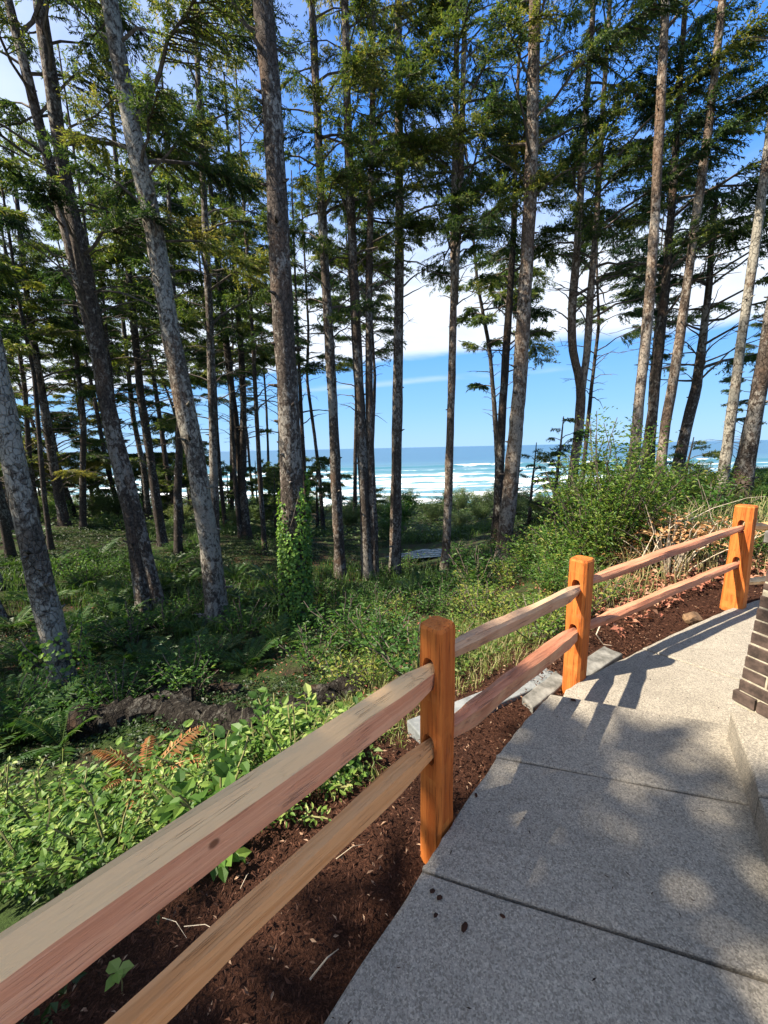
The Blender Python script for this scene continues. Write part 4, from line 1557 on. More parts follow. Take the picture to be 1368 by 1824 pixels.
def where(x, y):
    best = min(LAND, key=lambda l: (l[0] - x) ** 2 + (l[1] - y) ** 2)
    dx, dy = x - best[0], y - best[1]
    # sideways as seen from the viewer
    L = math.hypot(best[0], best[1]) + 1e-6
    fx, fy = best[0] / L, best[1] / L
    fwd = dx * fx + dy * fy
    sid = dx * fy - dy * fx
    if abs(fwd) > abs(sid) * 1.2:
        rel = 'behind' if fwd > 0 else 'in front of'
    else:
        rel = 'right of' if sid > 0 else 'left of'
    return f'{rel} the {best[2]}'


def auto_label(kind, x, y):
    w = where(x, y)
    k = (kind, w)
    n = USED.get(k, 0)
    USED[k] = n + 1
    return f'{kind} {w}' if n == 0 else f'{ORD[min(n, 11)]}{kind} {w}'


def place(name, parts, x, y, scale, label, cat, group, rz=None, dz=0.0, tilt=None):
    """parts: list of (part name, mesh)"""
    o = empty(name, (x, y, TZ(x, y) + dz), random.uniform(0, 6.28) if rz is None else rz, scale)
    if tilt:
        o.rotation_euler = (tilt[0], tilt[1], o.rotation_euler[2])
    tag(o, label, cat, group)
    for pn, me in parts:
        c = link(pn, me, o)
        if pn == 'foliage':
            c['kind'] = 'stuff'
    return o


def rand_dirs(r, n, up=0.3):
    a = r.uniform(0, 6.28, n)
    return np.stack([np.cos(a), np.sin(a), r.normal(up, 0.35, n)], -1)


def shrub_parts(seed, nst, H, spread, nleaf, ls, asp, leafmat, stemmat, tone=0.5, l6=False, upright=0.5, low=0.25, fold=.25, tvar=.18):
    r = np.random.default_rng(seed)
    st = MB()
    P, D = [], []
    for _ in range(nst):
        a = r.uniform(0, 6.28)
        s = spread * math.sqrt(r.random())
        h = H * r.uniform(0.6, 1.0) * (1 - 0.35 * (s / spread) ** 2)
        n = 6
        t = np.linspace(0, 1, n)
        b = 0.25 * s
        x = np.cos(a) * (b + (s - b) * t ** (1 + upright)); y = np.sin(a) * (b + (s - b) * t ** (1 + upright))
        pts = np.stack([x, y, h * t ** 0.9], -1) + r.normal(0, 0.02 * H, (n, 3)) * t[:, None]
        v, q, t_ = tube(pts, 0.004 + 0.008 * H * 0.5 * (1 - 0.8 * t), 4, False)
        st.add(v, q)
        m = int(nleaf / nst)
        k = r.uniform(low, 1.0, m) ** 0.8 * (n - 1.001)
        i0 = k.astype(int); f = (k - i0)[:, None]
        p = pts[i0] * (1 - f) + pts[i0 + 1] * f
        d = rand_dirs(r, m, 0.35)
        off = r.uniform(0, 0.16 * min(H, 1.4), (m, 1))
        P.append(p + norm(d) * off); D.append(d)
    P = np.concatenate(P); D = np.concatenate(D)
    N = norm(np.stack([r.normal(0, .45, len(P)), r.normal(0, .45, len(P)), np.ones(len(P))], -1))
    S_ = ls * r.uniform(0.55, 1.25, len(P))
    fn = leaf6 if l6 else leaf_tris
    V, T = fn(P, D, N, S_, asp, fold)
    ti = np.clip(tone + r.normal(0, tvar, len(P)), 0, 1)
    me = np_mesh('foliage', V, T, leafmat, False, np.repeat(ti, len(T) // len(P)))
    return [('stem', st.mesh('stem', [stemmat])), ('foliage', me)]


def frond_mesh(seed, n=24, curl=0.0, mat=None, wid=0.17, tone=0.5):
    """unit frond along +x, arching"""
    r = np.random.default_rng(seed)
    mb = MB()
    t = np.linspace(0, 1, 12)
    ax = np.stack([np.sin(t * 1.25) / 1.0 * 0.85, 0 * t, 0.62 * t * (1.18 - 0.9 * t * (1 + curl))], -1)
    v, q, t_ = tube(ax, 0.008 * (1 - 0.8 * t), 3, False)
    mb.add(v, q, None, 0.9)
    s = np.repeat(np.linspace(0.12, 0.99, n), 2)
    sg = np.tile([1.0, -1.0], n)
    k = s * 11; i0 = np.clip(k.astype(int), 0, 10); f = (k - i0)[:, None]
    p = ax[i0] * (1 - f) + ax[i0 + 1] * f
    tg = norm(ax[i0 + 1] - ax[i0])
    d = tg * 0.35 + np.stack([0 * s, sg, r.uniform(-.25, .1, len(s)) - curl * .5], -1)
    L = wid * np.sin(np.clip(s * 1.05 + 0.14, 0, 1) * math.pi) ** 0.65 * r.uniform(.85, 1.1, len(s)) + .012
    N = np.tile([-0.3, 0, 1.0], (len(s), 1)) + r.normal(0, .12, (len(s), 3))
    V, T = leaf_tris(p, d, N, L, 0.30, 0.1, 0.1 + curl * .5)
    mb.add(V, None, T, np.repeat(np.clip(r.normal(tone, .15, len(s)), 0, 1), 2))
    return mb.mesh('frond', [mat])


def fern(x, y, size, label, nfr=13, kinds=None, group='ferns on the forest floor', spread=(0.35, 1.0), seed=0, cat='fern', name='sword_fern'):
    r = random.Random(seed)
    o = empty(name, (x, y, TZ(x, y) - 0.02))
    tag(o, label, cat, group)
    for k in range(nfr):
        c = link('frond', r.choice(kinds), o)
        s = size * r.uniform(.7, 1.1)
        c.scale = (s, s, s)
        c.rotation_euler = Euler((r.uniform(-.25, .25), -r.uniform(*spread) + 0.55, 6.283 * k / nfr + r.uniform(-.25, .25)), 'XYZ')
    return o


FR = [frond_mesh(k, 24, 0.0, M['fern'], 0.15) for k in range(3)]
DFR = [frond_mesh(50 + k, 22, 0.25, M['deadfern'], 0.13, .5) for k in range(2)]

fern_spots = [(330, 1195, .75), (300, 1215, .6), (60, 1300, .75), (110, 1330, .6), (30, 1255, .7), (245, 1130, .8), (300, 1110, .7), (355, 1130, .7), (200, 1075, .9), (150, 1050, .9), (420, 1120, .7),
              (330, 1040, .9), (290, 1050, .8), (80, 1080, .9), (25, 1120, .8), (450, 1080, .8), (500, 1150, .6), (180, 990, 1.0), (340, 985, 1.0), (420, 1030, .9), (560, 1060, .8), (30, 1010, 1.0),
              (100, 1010, .9), (480, 1040, .9), (230, 1240, .5), (740, 1060, .8), (830, 1040, .9), (180, 1160, .8), (130, 1130, .7), (60, 1180, .8), (20, 1330, .7), (250, 1180, .7), (390, 1170, .6), (210, 1110, .8), (150, 1250, .6), (440, 1190, .6), (310, 1010, .9), (60, 960, 1.0), (240, 1020, .9), (500, 1080, .8)]
for i, (px, py, s) in enumerate(fern_spots):
    p = on_ground(px, py)
    fern(p.x, p.y, s * 1.25, auto_label('green sword fern', p.x, p.y), 13, FR, seed=i)
# dry curled fern by the near rail
for px, py, s, lab in ((262, 1425, .62, 'rust-brown dead fern curled above the near top rail'), (275, 1195, .45, 'small dead fern hanging by the fallen logs'), (560, 1075, .5, 'grey-brown dead fern beside the ivy-wrapped trunk'), (1180, 1000, .5, 'crisp brown dead fern under the dry bush by the far rails')):
    p = on_ground(px, py)
    fo = fern(p.x, p.y, s, lab, 6, DFR, 'dead ferns', (0.35, 1.0), seed=int(px), name='dead_fern')
    if py == 1425:
        fo.location.z += .14


# --- leafy plants near the fence
BR = [shrub_parts(100 + k, 12, .30, .34, (230, 420, 170, 380)[k], (.062, .034, .072, .040)[k], (.7, .5, .62, .4)[k], M['bramble'], M['stem'], (.5, .66, .42, .6)[k], True, .3, .1, .22, tvar=.22) for k in range(4)]
r_ = random.Random(3)
spots = []
for _ in range(900):
    px, py = r_.uniform(-40, 640), r_.uniform(1310, 1560)
    p = GZ(px, py, -.55)
    f = float(fence_side(np.array([p.x]), np.array([p.y]))[0])
    if f < 0.85 + 0.25 * math.sin(p.x * 3) or p.y > 3.6 or p.x < -3.6:
        continue
    if all((p.x - a) ** 2 + (p.y - b) ** 2 > 0.085 for a, b in spots):
        spots.append((p.x, p.y))
BK = ['low bright green', 'leafy tall', 'dense dark green', 'small sprawling', 'broad-leaved', 'loose pale green']
for i, (x, y) in enumerate(spots[:30]):
    place('bramble', BR[i % 4], x, y, r_.uniform(.6, 1.35), auto_label(BK[i % 6] + ' bramble clump', x, y), 'bramble', 'bramble clumps below the near rails')

SH = [shrub_parts(200 + k, 14, .55, .42, 420, .052, .5, M['salal'], M['twig'], .42, False, .4, .15) for k in range(4)]
SHY = [shrub_parts(220 + k, 14, .5, .40, 420, .048, .48, M['salal'], M['twig'], .88, False, .4, .15) for k in range(3)]  # same salal, leaf tone raised to look sunlit


def scatter(n, box, test, mind, seed):
    q = random.Random(seed)
    out = []
    tries = 0
    while len(out) < n and tries < n * 60:
        tries += 1
        x, y = q.uniform(box[0], box[1]), q.uniform(box[2], box[3])
        if not test(x, y):
            continue
        if all((x - a) ** 2 + (y - b) ** 2 > mind * mind for a, b in out):
            out.append((x, y))
    return out


def fs1(x, y):
    return float(fence_side(np.array([x]), np.array([y]))[0])


k = 0
for x, y in scatter(46, (-.6, 5.2, 2.9, 7.2), lambda x, y: fs1(x, y) > .62 and fs1(x, y) < 4 and x > y * -.1 - .2, .36, 5):
    yel = k % 2 == 0
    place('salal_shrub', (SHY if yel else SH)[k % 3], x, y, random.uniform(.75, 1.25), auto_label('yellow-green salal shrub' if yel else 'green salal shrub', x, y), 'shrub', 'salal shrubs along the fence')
    k += 1
# darker shrubs on the forest floor
for x, y in scatter(70, (-11, 6, 3.6, 16), lambda x, y: abs(x) < y * 1.05 + 1 and fs1(x, y) > 2.2 and math.hypot(x - _cr.x, y - _cr.y) > 2.6, .62, 6):
    place('salal_shrub', SH[k % 4], x, y, random.uniform(.9, 1.7), auto_label('low dark salal shrub', x, y), 'shrub', 'shrubs on the forest floor')
    k += 1

# the tall evergreen huckleberry bush beside the far rails
BIG = shrub_parts(300, 80, 1.85, .86, 10500, .060, .42, M['salal'], M['twig'], .84, False, .25, .1, tvar=.2)
b = AT(1075, 1010, 5.4)
place('huckleberry_bush', BIG, b.x, b.y, 1.1, 'tall sunlit evergreen bush standing behind the far fence rails', 'bush', None, .4).scale = (1.0, 1.0, 1.28)
LAND.append((b.x, b.y, 'tall sunlit bush'))
BIG2 = shrub_parts(301, 26, 1.0, .7, 2600, .062, .42, M['salal'], M['twig'], .68, False, .25, .1, tvar=.2)
for px, py, Y, s, lab in ((1015, 990, 5.6, 1.05, 'rounded sunny bush left of the tall sunlit bush'), (1150, 1000, 5.6, .75, 'rounded leafy bush right of the tall sunlit bush'), (955, 1010, 6.4, .9, 'low leafy bush at the foot of the thick tan trunk'),
                          (640, 1068, 7.2, .62, 'small bright rhododendron-like bush right of the ivy-wrapped trunk'), (1000, 1060, 4.8, .7, 'leafy bush just behind the middle fence post'), (1230, 900, 7.6, 1.0, 'green bush under the long bare right trunk')):
    b = AT(px, py, Y)
    place('leafy_bush', BIG2, b.x, b.y, s, lab, 'bush', 'bushes behind the far rails')

# dry brown bush with pale bare stems
DRY = shrub_parts(310, 34, .85, .62, 420, .075, .45, M['drybrown'], M['drytwig'], .55, False, .2, .55)
for px, py, Y, s, lab in ((1195, 985, 4.75, 1.05, 'dead bush of crisp brown leaves and pale stems behind the far rails'), (1275, 985, 4.9, .8, 'second smaller dead bush beside the farthest fence post'), (1120, 1010, 5.0, .6, 'small dead bush with pale bare stems under the tall sunlit bush')):
    b = AT(px, py, Y)
    place('dead_bush', DRY, b.x, b.y, s, lab, 'bush', 'dead bushes')

# --- young spruces
for px, py, Y, H, L, lab in ((940, 985, 14, 3.1, 1.25, 'dark young spruce behind the thick tan trunk'), (985, 930, 11.5, 3.3, 1.5, 'flat-topped young spruce left of the tuning-fork trunk'), (1215, 885, 11.0, 1.5, 1.1, 'squat dark young spruce at the foot of the crooked trunk'),
                             (565, 925, 24, 4.6, 1.9, 'wind-bent little spruce between the ivy-wrapped and bare brown trunks'), (110, 880, 25, 6.4, 3.0, 'dense dark spruce mass left of the purple-grey trunk'), (655, 925, 26, 2.8, 1.1, 'tiny round-topped spruce on the dune behind the mottled trunk'),
                             (490, 930, 22, 3.6, 1.8, 'low scraggy spruce left of the ivy-wrapped trunk'), (30, 900, 20, 4.5, 2.4, 'bushy yellow-green young spruce at the left edge'), (300, 910, 27, 4.5, 2.2, 'low spruce on the dune behind the pale mossy trunk')):
    b = AT(px, py, Y); b.z = TZ(b.x, b.y)
    make_tree('young_spruce', lab, [[b, b + Vector((.05, 0, H * .5)), b + Vector((.12, 0, H * .8))]], .02 + .018 * H, b.z + H,
              S(b.z + .25, b.z + H * (.1 if Y < 15 else .35), L, step=.13, tip=.16, size=.10 if Y < 15 else .2, wind=(.3, -.1), tone=-.05 if px != 30 else .2, dens=1.3), 'bark_dark', False, None, .2, 'young spruces')

LOW = [o for o in bpy.data.objects if o.name.startswith('young_spruce') and o.type == 'EMPTY']
_srcs = [o for o in LOW if 'dense dark spruce mass' in o['label'] or 'low scraggy' in o['label'] or 'behind the pale mossy' in o['label']]
for i, (px, py, Y, sc, lab) in enumerate(((15, 890, 22, .9, 'low dark spruce at the left edge beside the dense mass'), (70, 885, 28, 1.0, 'low spruce between the dark far-left trunks'), (150, 890, 26, .8, 'low dark spruce just left of the purple-grey trunk'),
                                      (205, 890, 30, .9, 'low spruce right of the purple-grey trunk against the surf'), (255, 895, 26, 1.1, 'low bushy spruce between the purple-grey and dark branchy trunks'), (318, 900, 24, .9, 'low spruce left of the pale mossy trunk'),
                                      (352, 900, 30, 1.2, 'low spruce right of the pale mossy trunk on the dune'), (408, 905, 26, 1.0, 'low spruce left of the dark forked trunk on the dune'), (458, 905, 30, 1.0, 'low spruce by the pole-like trunk on the dune'),
                                      (530, 920, 28, .8, 'low spruce just right of the ivy-wrapped trunk on the dune'))):
    b = AT(px, py, Y)
    b.z = TZ(b.x, b.y)
    copy_tree(_srcs[i % len(_srcs)], b, sc, 1.7 * i, lab)

# --- dune willows
WL = [shrub_parts(400 + k, 22, 2.3, 1.5, 2600, .20, .24, M['willow'], M['twig'], .5 + .12 * (k - 1), False, .3, .1, .15, tvar=.2) for k in range(4)]
WD = [shrub_parts(420 + k, 22, 2.1, 1.5, 2400, .19, .34, M['salal'], M['twig'], .35, False, .3, .1, .15, tvar=.2) for k in range(2)]
k = 0


def wtest(x, y):
    if abs(x) > y * 1.05 or TZ(x, y) > -1.2:
        return False
    a = x / y
    if 0.06 < a < 0.17 and y < 24:
        return False
    return True


for x, y in scatter(80, (-34, 26, 20.5, 42), wtest, 2.05, 9):
    dk = (k % 5 in (0, 3)) and x < 3
    dist = y
    s = (0.62 if y < 24 else .85) * random.uniform(.8, 1.2)
    place('willow_bush', (WD if dk else WL)[k % (2 if dk else 4)], x, y, s, auto_label('dark dune thicket bush' if dk else 'silvery green dune willow bush', x, y), 'bush', 'willow bushes along the dune')
    k += 1
# right-hand bank
for x, y in scatter(34, (4.6, 17, 6.4, 15), lambda x, y: x < y * 1.05 and x > y * .42 and fs1(x, y) > 3.0, .95, 10):
    place('leafy_bush', BIG2 if k % 2 else WD[0], x, y, random.uniform(.32, .52) * (1 if k % 2 else .5), auto_label('low green bush on the bank', x, y), 'bush', 'bushes on the right-hand bank')
    k += 1


# ------------------------------------------------------------------ ground cover, grass, mulch
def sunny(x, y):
    """lighter, yellower leaf tint painted for the sunlit clearing along the fence"""
    return .34 * np.clip((x + .9) / .8, 0, 1) * np.clip((8.5 - y) / 3, 0, 1)  # tint raised by position to stand in for sunlight


def cover(name, n, box, test, size, asp, mat, hmax, seed, tone=.45, fn=leaf_tris, tfun=None):
    r = np.random.default_rng(seed)
    x = r.uniform(box[0], box[1], n); y = r.uniform(box[2], box[3], n)
    m = test(x, y)
    x, y = x[m], y[m]
    n = len(x)
    mound = np.clip(0.5 + 0.6 * sinnoise(x, y, seed + 1, 3, 2.2), 0.05, 1.2)
    z = terrain(x, y) + r.random(n) ** 0.8 * hmax * mound
    P = np.stack([x, y, z], -1)
    D = rand_dirs(r, n, .15)
    N = norm(np.stack([r.normal(0, .4, n), r.normal(0, .4, n), np.ones(n)], -1))
    S_ = size * r.uniform(.5, 1.3, n)
    V, T = fn(P, D, N, S_, asp)
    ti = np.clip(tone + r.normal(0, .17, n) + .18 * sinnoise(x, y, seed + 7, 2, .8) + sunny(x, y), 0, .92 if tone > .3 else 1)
    me = np_mesh(name, V, T, mat, False, np.repeat(ti, len(T) // n))
    return tag(link(name, me), kind='stuff')


vis = lambda x, y: np.abs(x) < y * 1.12 + .9
pond = lambda x, y: np.hypot((x - _cr.x) / 1.35, y - _cr.y) > 2.1


def edge_noise(x, y):
    return .75 + .28 * sinnoise(x, y, 77, 3, 2.5)


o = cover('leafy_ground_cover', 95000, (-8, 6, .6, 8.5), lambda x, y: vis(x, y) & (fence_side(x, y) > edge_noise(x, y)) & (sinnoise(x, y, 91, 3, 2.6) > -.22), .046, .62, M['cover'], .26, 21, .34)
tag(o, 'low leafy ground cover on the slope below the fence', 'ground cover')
o = cover('forest_floor_plants', 85000, (-20, 15, 7.5, 21), lambda x, y: vis(x, y) & pond(x, y) & (fence_side(x, y) > .8) & (sinnoise(x, y, 92, 3, 1.3) > -.25), .10, .5, M['cover'], .34, 22, .26)
tag(o, 'tangled low plants covering the hollow between the trunks', 'ground cover')
o = cover('dune_plants', 40000, (-40, 40, 19, 44), lambda x, y: (np.abs(x) < y * 1.1) & pond(x, y), .26, .4, M['willow'], .6, 23, .42)
tag(o, 'low dune plants behind the creek', 'ground cover')


def grass(name, n, box, test, h, w, seed, tone, label, mat='grass'):
    r = np.random.default_rng(seed)
    x = r.uniform(box[0], box[1], n); y = r.uniform(box[2], box[3], n)
    m = test(x, y)
    x, y = x[m], y[m]
    n = len(x)
    z = terrain(x, y)
    hh = h * r.uniform(.4, 1.2, n)
    a = r.uniform(0, 6.28, n)
    ln = r.uniform(.15, .8, n) * hh
    c, s = np.cos(a), np.sin(a)
    p0 = np.stack([x, y, z - .02], -1)
    sd_ = np.stack([-s, c, 0 * c], -1) * w * .5
    p1 = p0 + np.stack([c * ln * .35, s * ln * .35, hh * .62], -1)
    p2 = p0 + np.stack([c * ln, s * ln, hh * r.uniform(.7, 1.0, n)], -1)
    V = np.stack([p0 - sd_, p0 + sd_, p1 + sd_ * .8, p1 - sd_ * .8, p2], 1).reshape(-1, 3)
    k = np.arange(n)[:, None] * 5
    Q = k + np.array([[0, 1, 2, 3]])
    T = k + np.array([[3, 2, 4]])
    ti = np.clip(tone + r.normal(0, .18, n), 0, 1)
    me = np_mesh(name, V, [Q, T], M[mat], False, np.concatenate([ti, ti]))
    return tag(link(name, me), label, 'grass', kind='stuff')


pn = lambda x, y, t, f=1.1, s=31: sinnoise(x, y, s, 3, f) > t
grass('verge_grass', 16000, (-1.6, 2.2, 1.8, 5), lambda x, y: (fence_side(x, y) > edge_noise(x, y) - .2) & (fence_side(x, y) < 2.3) & pn(x, y, -.1), .13, .006, 41, .80, 'sunlit yellow-green grass on the slope behind the nearest post')  # blade tone raised to imitate sun on this slope
grass('hollow_grass', 42000, (-16, 12, 6, 22), lambda x, y: vis(x, y) & pond(x, y) & (fence_side(x, y) > 2) & pn(x, y, .1, .5, 33), .42, .018, 42, .30, 'long dark grass in the hollow between the trunks')
grass('bank_grass', 26000, (3.5, 22, 5.2, 18), lambda x, y: (x < y * 1.12 + .5) & (x > y * .38) & (fence_side(x, y) > 2.6), .30, .014, 43, .6, 'tall grass on the right-hand bank')
grass('dry_bank_stems', 2600, (1.8, 6.5, 3.9, 6.6), lambda x, y: (fence_side(x, y) > .55) & (x > y * .5), .55, .007, 44, 1.0, 'pale dry stems standing behind the far rails')


def chips(name, n, box, test, L, w, seed, mat, tone, label, cat, lift=.012):
    r = np.random.default_rng(seed)
    x = r.uniform(box[0], box[1], n); y = r.uniform(box[2], box[3], n)
    m = test(x, y)
    x, y = x[m], y[m]
    n = len(x)
    P = np.stack([x, y, terrain(x, y) + .035 * (0.4 + r.random(n)) * lift / .012], -1)
    D = rand_dirs(r, n, 0.0)
    N = norm(np.stack([r.normal(0, .5, n), r.normal(0, .5, n), np.ones(n)], -1))
    V, T = leaf_tris(P, D, N, L * r.uniform(.4, 1.4, n), w, .3, .1)
    ti = np.clip(r.normal(tone, .22, n), 0, 1)
    me = np_mesh(name, V, T, mat, False, np.repeat(ti, 2))
    return tag(link(name, me), label, cat, kind='stuff')


M['mulchchip'] = leaf_mat('bark_mulch', [(0.0, (0.014, 0.006, 0.004)), (0.5, (0.050, 0.020, 0.011)), (0.85, (0.12, 0.054, 0.032)), (1.0, (0.36, 0.24, 0.16))], 0.0, 0.85, 0.2)
chips('bark_mulch', 60000, (-2.6, 2.6, -.6, 4), lambda x, y: (fence_side(x, y) > -.4) & (fence_side(x, y) < edge_noise(x, y) + .35), .024, .32, 51, M['mulchchip'], .5, 'dark red bark mulch under the fence rails', 'mulch')
chips('bark_mulch', 12000, (1.2, 5, 2.4, 5), lambda x, y: (fence_side(x, y) > -.3) & (fence_side(x, y) < .75), .03, .35, 52, M['mulchchip'], .55, 'dark mulch strip beside the far landing', 'mulch')
chips('brown_leaf_litter', 16000, (-9, 6, 3, 16), lambda x, y: vis(x, y) & pond(x, y) & (fence_side(x, y) > 1.4) & (sinnoise(x, y, 92, 3, 1.3) < .25), .05, .4, 54, M['redleaf'], .12, 'brown fallen leaves and dry bits between the forest plants', 'leaf litter', .02)
chips('red_leaf_litter', 5200, (2.2, 6.5, 3.3, 6), lambda x, y: (fence_side(x, y) > .35) & (fence_side(x, y) < 2.2), .065, .55, 53, M['redleaf'], .5, 'reddish fallen leaves behind the far rails', 'leaf litter', .03)


# ------------------------------------------------------------------ ivy
def ivy(label, px, py, top_px, rad, Y, n, seed, lean):
    r = np.random.default_rng(seed)
    b = on_ground(px, py)
    Y = b.y
    t = AT(top_px[0], top_px[1], Y)
    base = Vector((b.x, b.y, TZ(b.x, b.y)))
    h = t.z - base.z
    root = tag(empty('ivy', tuple(base)), label, 'ivy')
    s = r.random(n) ** 1.15
    th = r.uniform(0, 6.28, n)
    up_lim = .82 + .24 * np.sin(th * 2 + 1) * np.sin(th * 3)
    s = s * np.clip(up_lim, .45, 1)
    rr = rad * (1.0 + .34 * np.exp(-s * h / .3)) + r.uniform(-.01, .045, n)
    ax = np.outer(s, np.array([t.x - base.x, t.y - base.y, h]))
    out = np.stack([np.cos(th), np.sin(th), 0 * th], -1)
    P = ax + out * rr[:, None]
    D = np.stack([r.normal(0, .6, n), r.normal(0, .6, n), r.uniform(-1.1, .1, n)], -1) + out * .35
    N = norm(out + np.stack([0 * th, 0 * th, .5 + 0 * th], -1) + r.normal(0, .25, (n, 3)))
    V, T = leaf6(P, D, N, .066 * r.uniform(.55, 1.2, n), .85, .15, .1)
    ti = np.clip(.82 + r.normal(0, .2, n), 0, 1)
    me = np_mesh('foliage', V, T, M['ivy'], False, np.repeat(ti, 8))
    link('foliage', me, root)['kind'] = 'stuff'
    mb = MB()
    for k in range(7):
        a = r.uniform(0, 6.28); u = np.linspace(0, .85, 8)
        aa = a + .8 * np.sin(u * 5 + k)
        p = np.outer(u, np.array([t.x - base.x, t.y - base.y, h])) + np.stack([np.cos(aa), np.sin(aa), 0 * aa], -1) * rad * 1.06
        v, q, t_ = tube(p, np.full(8, .007), 4, False)
        mb.add(v, q)
    link('vine', mb.mesh('vine', [M['twig']]), root)


ivy('bright green ivy wrapping the thick mottled trunk', 530, 1118, (521, 838), .272, None, 5000, 61, 0)
ivy('sparse green ivy climbing the foot of the leaning left trunk', 118, 1240, (86, 1095), .32, None, 600, 62, 0)


# ------------------------------------------------------------------ logs, stones, edging, twigs
def log(label, a, b, r0, r1, seed, broken=True):
    r = np.random.default_rng(seed)
    a = np.array(a); b = np.array(b)
    n = 16
    t = np.linspace(0, 1, n)
    pts = a + (b - a) * t[:, None] + r.normal(0, .014, (n, 3))
    c = pts.mean(0)
    v, q, t_ = tube(pts - c, (r0 + (r1 - r0) * t) * (1 + .08 * np.sin(t * 19 + seed)), 14, True, .17, seed)
    mb = MB(); mb.add(v, q)
    root = tag(empty('fallen_log', tuple(c)), label, 'log')
    bk_ = link('bark', mb.mesh('bark', [M['log']], False), root)
    me = MB(); me.add(v, None, t_)
    link('cut_end', me.mesh('cut_end', [M['log']], False), root)
    for k in range(3):
        s = r.uniform(.2, .8); a_ = r.uniform(.4, 2.6)
        p = a + (b - a) * s - c
        d = np.array([math.cos(a_) * .5, -.2, abs(math.sin(a_))])
        v2, q2, t2 = tube([p, p + d * .12, p + d * (.16 + .1 * r.random())], [.03, .02, .008], 5)
        m2 = MB(); m2.add(v2, q2, t2)
        link('branch_stub', m2.mesh('branch_stub', [M['log']]), bk_)


def gp(px, py, dz=0.0):
    p = on_ground(px, py)
    return (p.x, p.y, p.z + dz)


log('charred dark log lying below the leaning left trunk', gp(135, 1310, .10), gp(345, 1262, .12), .19, .15, 1)
log('dark rotten log running right from the charred one', gp(300, 1285, .08), gp(470, 1305, .06), .15, .15, 2)
log('long dark log half buried behind the near top rail', gp(455, 1310, .06), gp(650, 1228, .05), .18, .14, 3)
log('slim dark log behind the two logs below the ferns', gp(240, 1238, .05), gp(430, 1238, .05), .09, .10, 4)
log('short mossy log piece near the small bright bush', gp(600, 1118, .04), gp(700, 1105, .04), .08, .07, 5)


def stick(label, pts, r0, mat='drytwig', name='bare_stem', cat='twig'):
    pts = np.array(pts, float)
    c = pts[0].copy()
    v, q, t_ = tube(pts - c, np.linspace(r0, r0 * .35, len(pts)), 5, True)
    mb = MB(); mb.add(v, q, t_)
    o = link(name, mb.mesh(name, [M[mat]]))
    o.location = c
    tag(o, label, cat, 'loose twigs and bare stems')


def stickp(label, pix, Y, r0, **k):
    stick(label, [tuple(AT(x, y, Y)) for x, y in pix], r0, **k)


g_ = on_ground(442, 1345)
stickp('pale forked dry stalk sticking up behind the near top rail', [(448, 1372), (440, 1320), (430, 1285), (432, 1262)], g_.y, .006)
stickp('pale bent twig lying behind the middle post, low down', [(1070, 1112), (1062, 1130), (1075, 1148), (1090, 1150)], 3.1, .006)
stickp('long pale twig arching beside the farthest fence post', [(1200, 940), (1270, 905), (1330, 887), (1365, 884)], 4.9, .006)
stickp('pale bare stem leaning behind the far top rail', [(1140, 1000), (1165, 950), (1150, 900), (1138, 880)], 4.7, .007)
stickp('second pale bare stem leaning right behind the far top rail', [(1150, 1010), (1180, 950), (1230, 915), (1255, 900)], 4.7, .007)
stickp('pale crooked stem left of the dead brown bush', [(1150, 990), (1142, 965), (1110, 945), (1092, 938)], 4.9, .007)
stickp('upright pale stem right of the dead brown bush', [(1275, 960), (1262, 900), (1250, 865)], 5.4, .006)
for i, (x0, y0, x1, y1) in enumerate([(290, 1640, 335, 1690), (330, 1665, 400, 1690), (30, 1820, 125, 1745), (320, 1830, 385, 1745), (555, 1790, 605, 1735), (430, 1600, 445, 1570), (600, 1560, 650, 1535)]):
    a = GZ(x0, y0, -.28); b = GZ(x1, y1, -.28)
    m_ = ((a.x + b.x) / 2 + .01, (a.y + b.y) / 2)
    lab = ['short pale root curl in the mulch under the top rail', 'thin straw root beside the root curl in the mulch', 'long grey root at the bottom left corner', 'straight straw leaning under the lower rail', 'pale wood splinter on the mulch by the path edge', 'tiny upright twig in the mulch', 'short twig in the mulch left of the nearest post'][i]
    stick(lab, [(a.x, a.y, TZ(a.x, a.y) + .045), (m_[0], m_[1], TZ(*m_) + .07), (b.x, b.y, TZ(b.x, b.y) + .045)], .0016 if i != 4 else .0035)

# seedling in the mulch
sp_ = GZ(215, 1765, -.27)
root = tag(empty('seedling', (sp_.x, sp_.y, TZ(sp_.x, sp_.y))), 'small bright green seedling growing in the mulch between the rails', 'seedling')
mb = MB()
v, q, t_ = tube([(0, 0, -.02), (.01, .0, .05), (.0, .01, .10)], [.003, .0025, .002], 5)
mb.add(v, q, t_)
st_ = link('stem', mb.mesh('stem', [M['stem']]), root)
for k, (a, z, s) in enumerate(((.3, .10, .05), (2.6, .098, .055), (4.4, .09, .045), (1.4, .06, .035), (5.4, .102, .04))):
    V, T = leaf6(np.array([[0, 0, z]]), np.array([[math.cos(a), math.sin(a), .15]]), np.array([[0, 0, 1.0]]), np.array([s]), .85, .15, .2)
    link('leaf', np_mesh('leaf', V, T, M['bramble'], False, np.full(len(T), .8)), st_)

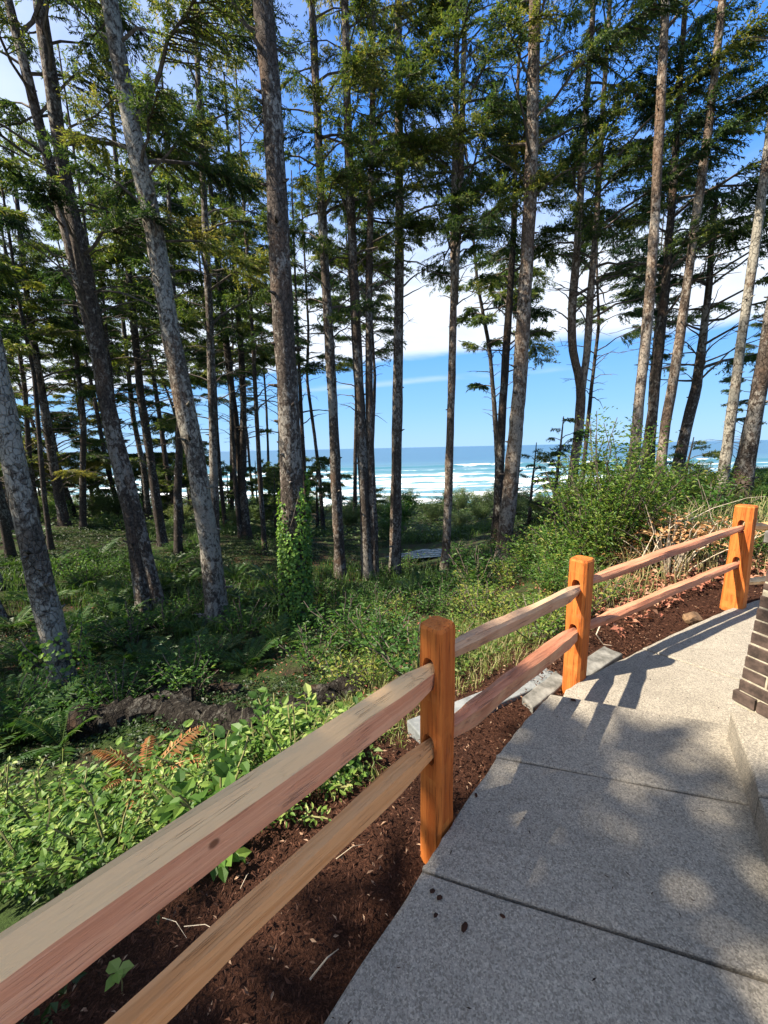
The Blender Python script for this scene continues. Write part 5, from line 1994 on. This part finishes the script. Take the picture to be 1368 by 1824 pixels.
# grey edging beam and flat stones behind the fence
a = GZ(737, 1300, -.27); b = GZ(985, 1195, -.25)
d = (b - a); d.z = 0; Lb = d.length; d.normalize()
me = slab_mesh('edging_beam', [(0, -.085), (Lb, -.085), (Lb, .085), (0, .085)], .13, .22, M['plasticgrey'], .008, .002, 5, 8)
o = link('edging_beam', me)
o.location = (a.x, a.y, -.385); o.rotation_euler = (0, 0, math.atan2(d.y, d.x))
tag(o, 'long grey concrete edging beam lying behind the fence between two posts', 'edging')
for i, (pix, lab) in enumerate(((((1005, 1195), (1075, 1152), (1108, 1166), (1040, 1208)), 'flat broken concrete flag behind the middle fence post'), (((930, 1232), (990, 1190), (1012, 1206), (950, 1252)), 'flat mossy concrete flag between edging beam and path'))):
    pts = [xy(GZ(px, py, -.19)) for px, py in pix]
    c = np.mean(np.array(pts), 0)
    pts = [(p[0] - c[0], p[1] - c[1]) for p in pts]
    ar = sum(pts[j][0] * pts[(j + 1) % 4][1] - pts[(j + 1) % 4][0] * pts[j][1] for j in range(4))
    if ar < 0:
        pts = pts[::-1]
    me = slab_mesh('flagstone', pts, 0.0, .09, M['stone'], .01, .004, 5, 20 + i)
    o = link('flagstone', me)
    o.location = (c[0], c[1], -.19 - .03 * i); o.rotation_euler = (.02, -.03, 0)
    tag(o, lab, 'flagstone', 'loose concrete flags')
# stone by the landing edge
r = np.random.default_rng(5)
p = GZ(1233, 1102, -.14)
v, q, t_ = tube([(-.09, 0, 0), (-.06, .01, .01), (0, 0, .015), (.06, -.01, .01), (.10, 0, 0)], [.02, .05, .062, .05, .015], 8, True, .2, 5)
mb = MB(); mb.add(v, q, t_)
o = link('wood_chunk', mb.mesh('wood_chunk', [M['drybark']]))
o.location = (p.x, p.y, -.15); o.rotation_euler = (0, 0, .5)
tag(o, 'rough brown lump of wood at the edge of the far landing', 'wood chunk')

# fine needles and crumbs on the path
r = np.random.default_rng(88)
n = 900
x = r.uniform(-.4, 4, n); y = r.uniform(.3, 3.6, n)
fs_ = fence_side(x, y)
m = (fs_ < -.06) & (r.random(n) < np.exp(fs_ / .45) + .12)
x, y = x[m], y[m]
lower = (x * .28 + y * .96) > 2.36
z = np.where(lower, -.119, .006)
D = rand_dirs(r, len(x), 0.0) * np.array([1, 1, .1])
V, T = leaf_tris(np.stack([x, y, z], -1), D, np.tile([0, 0, 1.0], (len(x), 1)), r.uniform(.008, .022, len(x)), .22, .1, 0.0)
tag(link('needle_litter', np_mesh('needle_litter', V, T, M['mulchchip'], False, np.repeat(r.uniform(.1, .6, len(x)), 2))), 'scattered dark needles and crumbs on the concrete path', 'litter', kind='stuff')
# bits of debris on the path
r = np.random.default_rng(8)
for i, (px, py, s) in enumerate(((828, 1652, .018), (776, 1632, .012), (783, 1600, .014), (895, 1633, .010), (770, 1588, .013), (848, 1417, .012), (1022, 1248, .022), (812, 1452, .012))):
    p = GZ(px, py, 0.006)
    n = 7
    th = np.linspace(0, 6.28, n, endpoint=False)
    V = np.stack([np.cos(th) * s * r.uniform(.6, 1.2, n), np.sin(th) * s * .7 * r.uniform(.6, 1.2, n), r.uniform(.001, .005, n)], -1)
    V = np.concatenate([V, [[0, 0, .008]]])
    T = np.array([(j, (j + 1) % n, n) for j in range(n)])
    o = link('bark_crumb', np_mesh('bark_crumb', V, T, M['mulchchip'], False, np.full(n, .25)))
    o.location = p; o.rotation_euler = (0, 0, r.uniform(0, 6))
    tag(o, ['dark oval bark crumb lying alone on the nearest slab', 'small bark crumb near the slab joint by the path edge', 'bark crumb just below the slab joint', 'tiny crumb left of the dark oval one', 'crumb on the path edge at the joint', 'bark crumb in the sunny patch by the path edge', 'dark crumb on the step edge below the middle post', 'crumb on the path edge right of the nearest post'][i], 'debris', 'bark crumbs on the path')
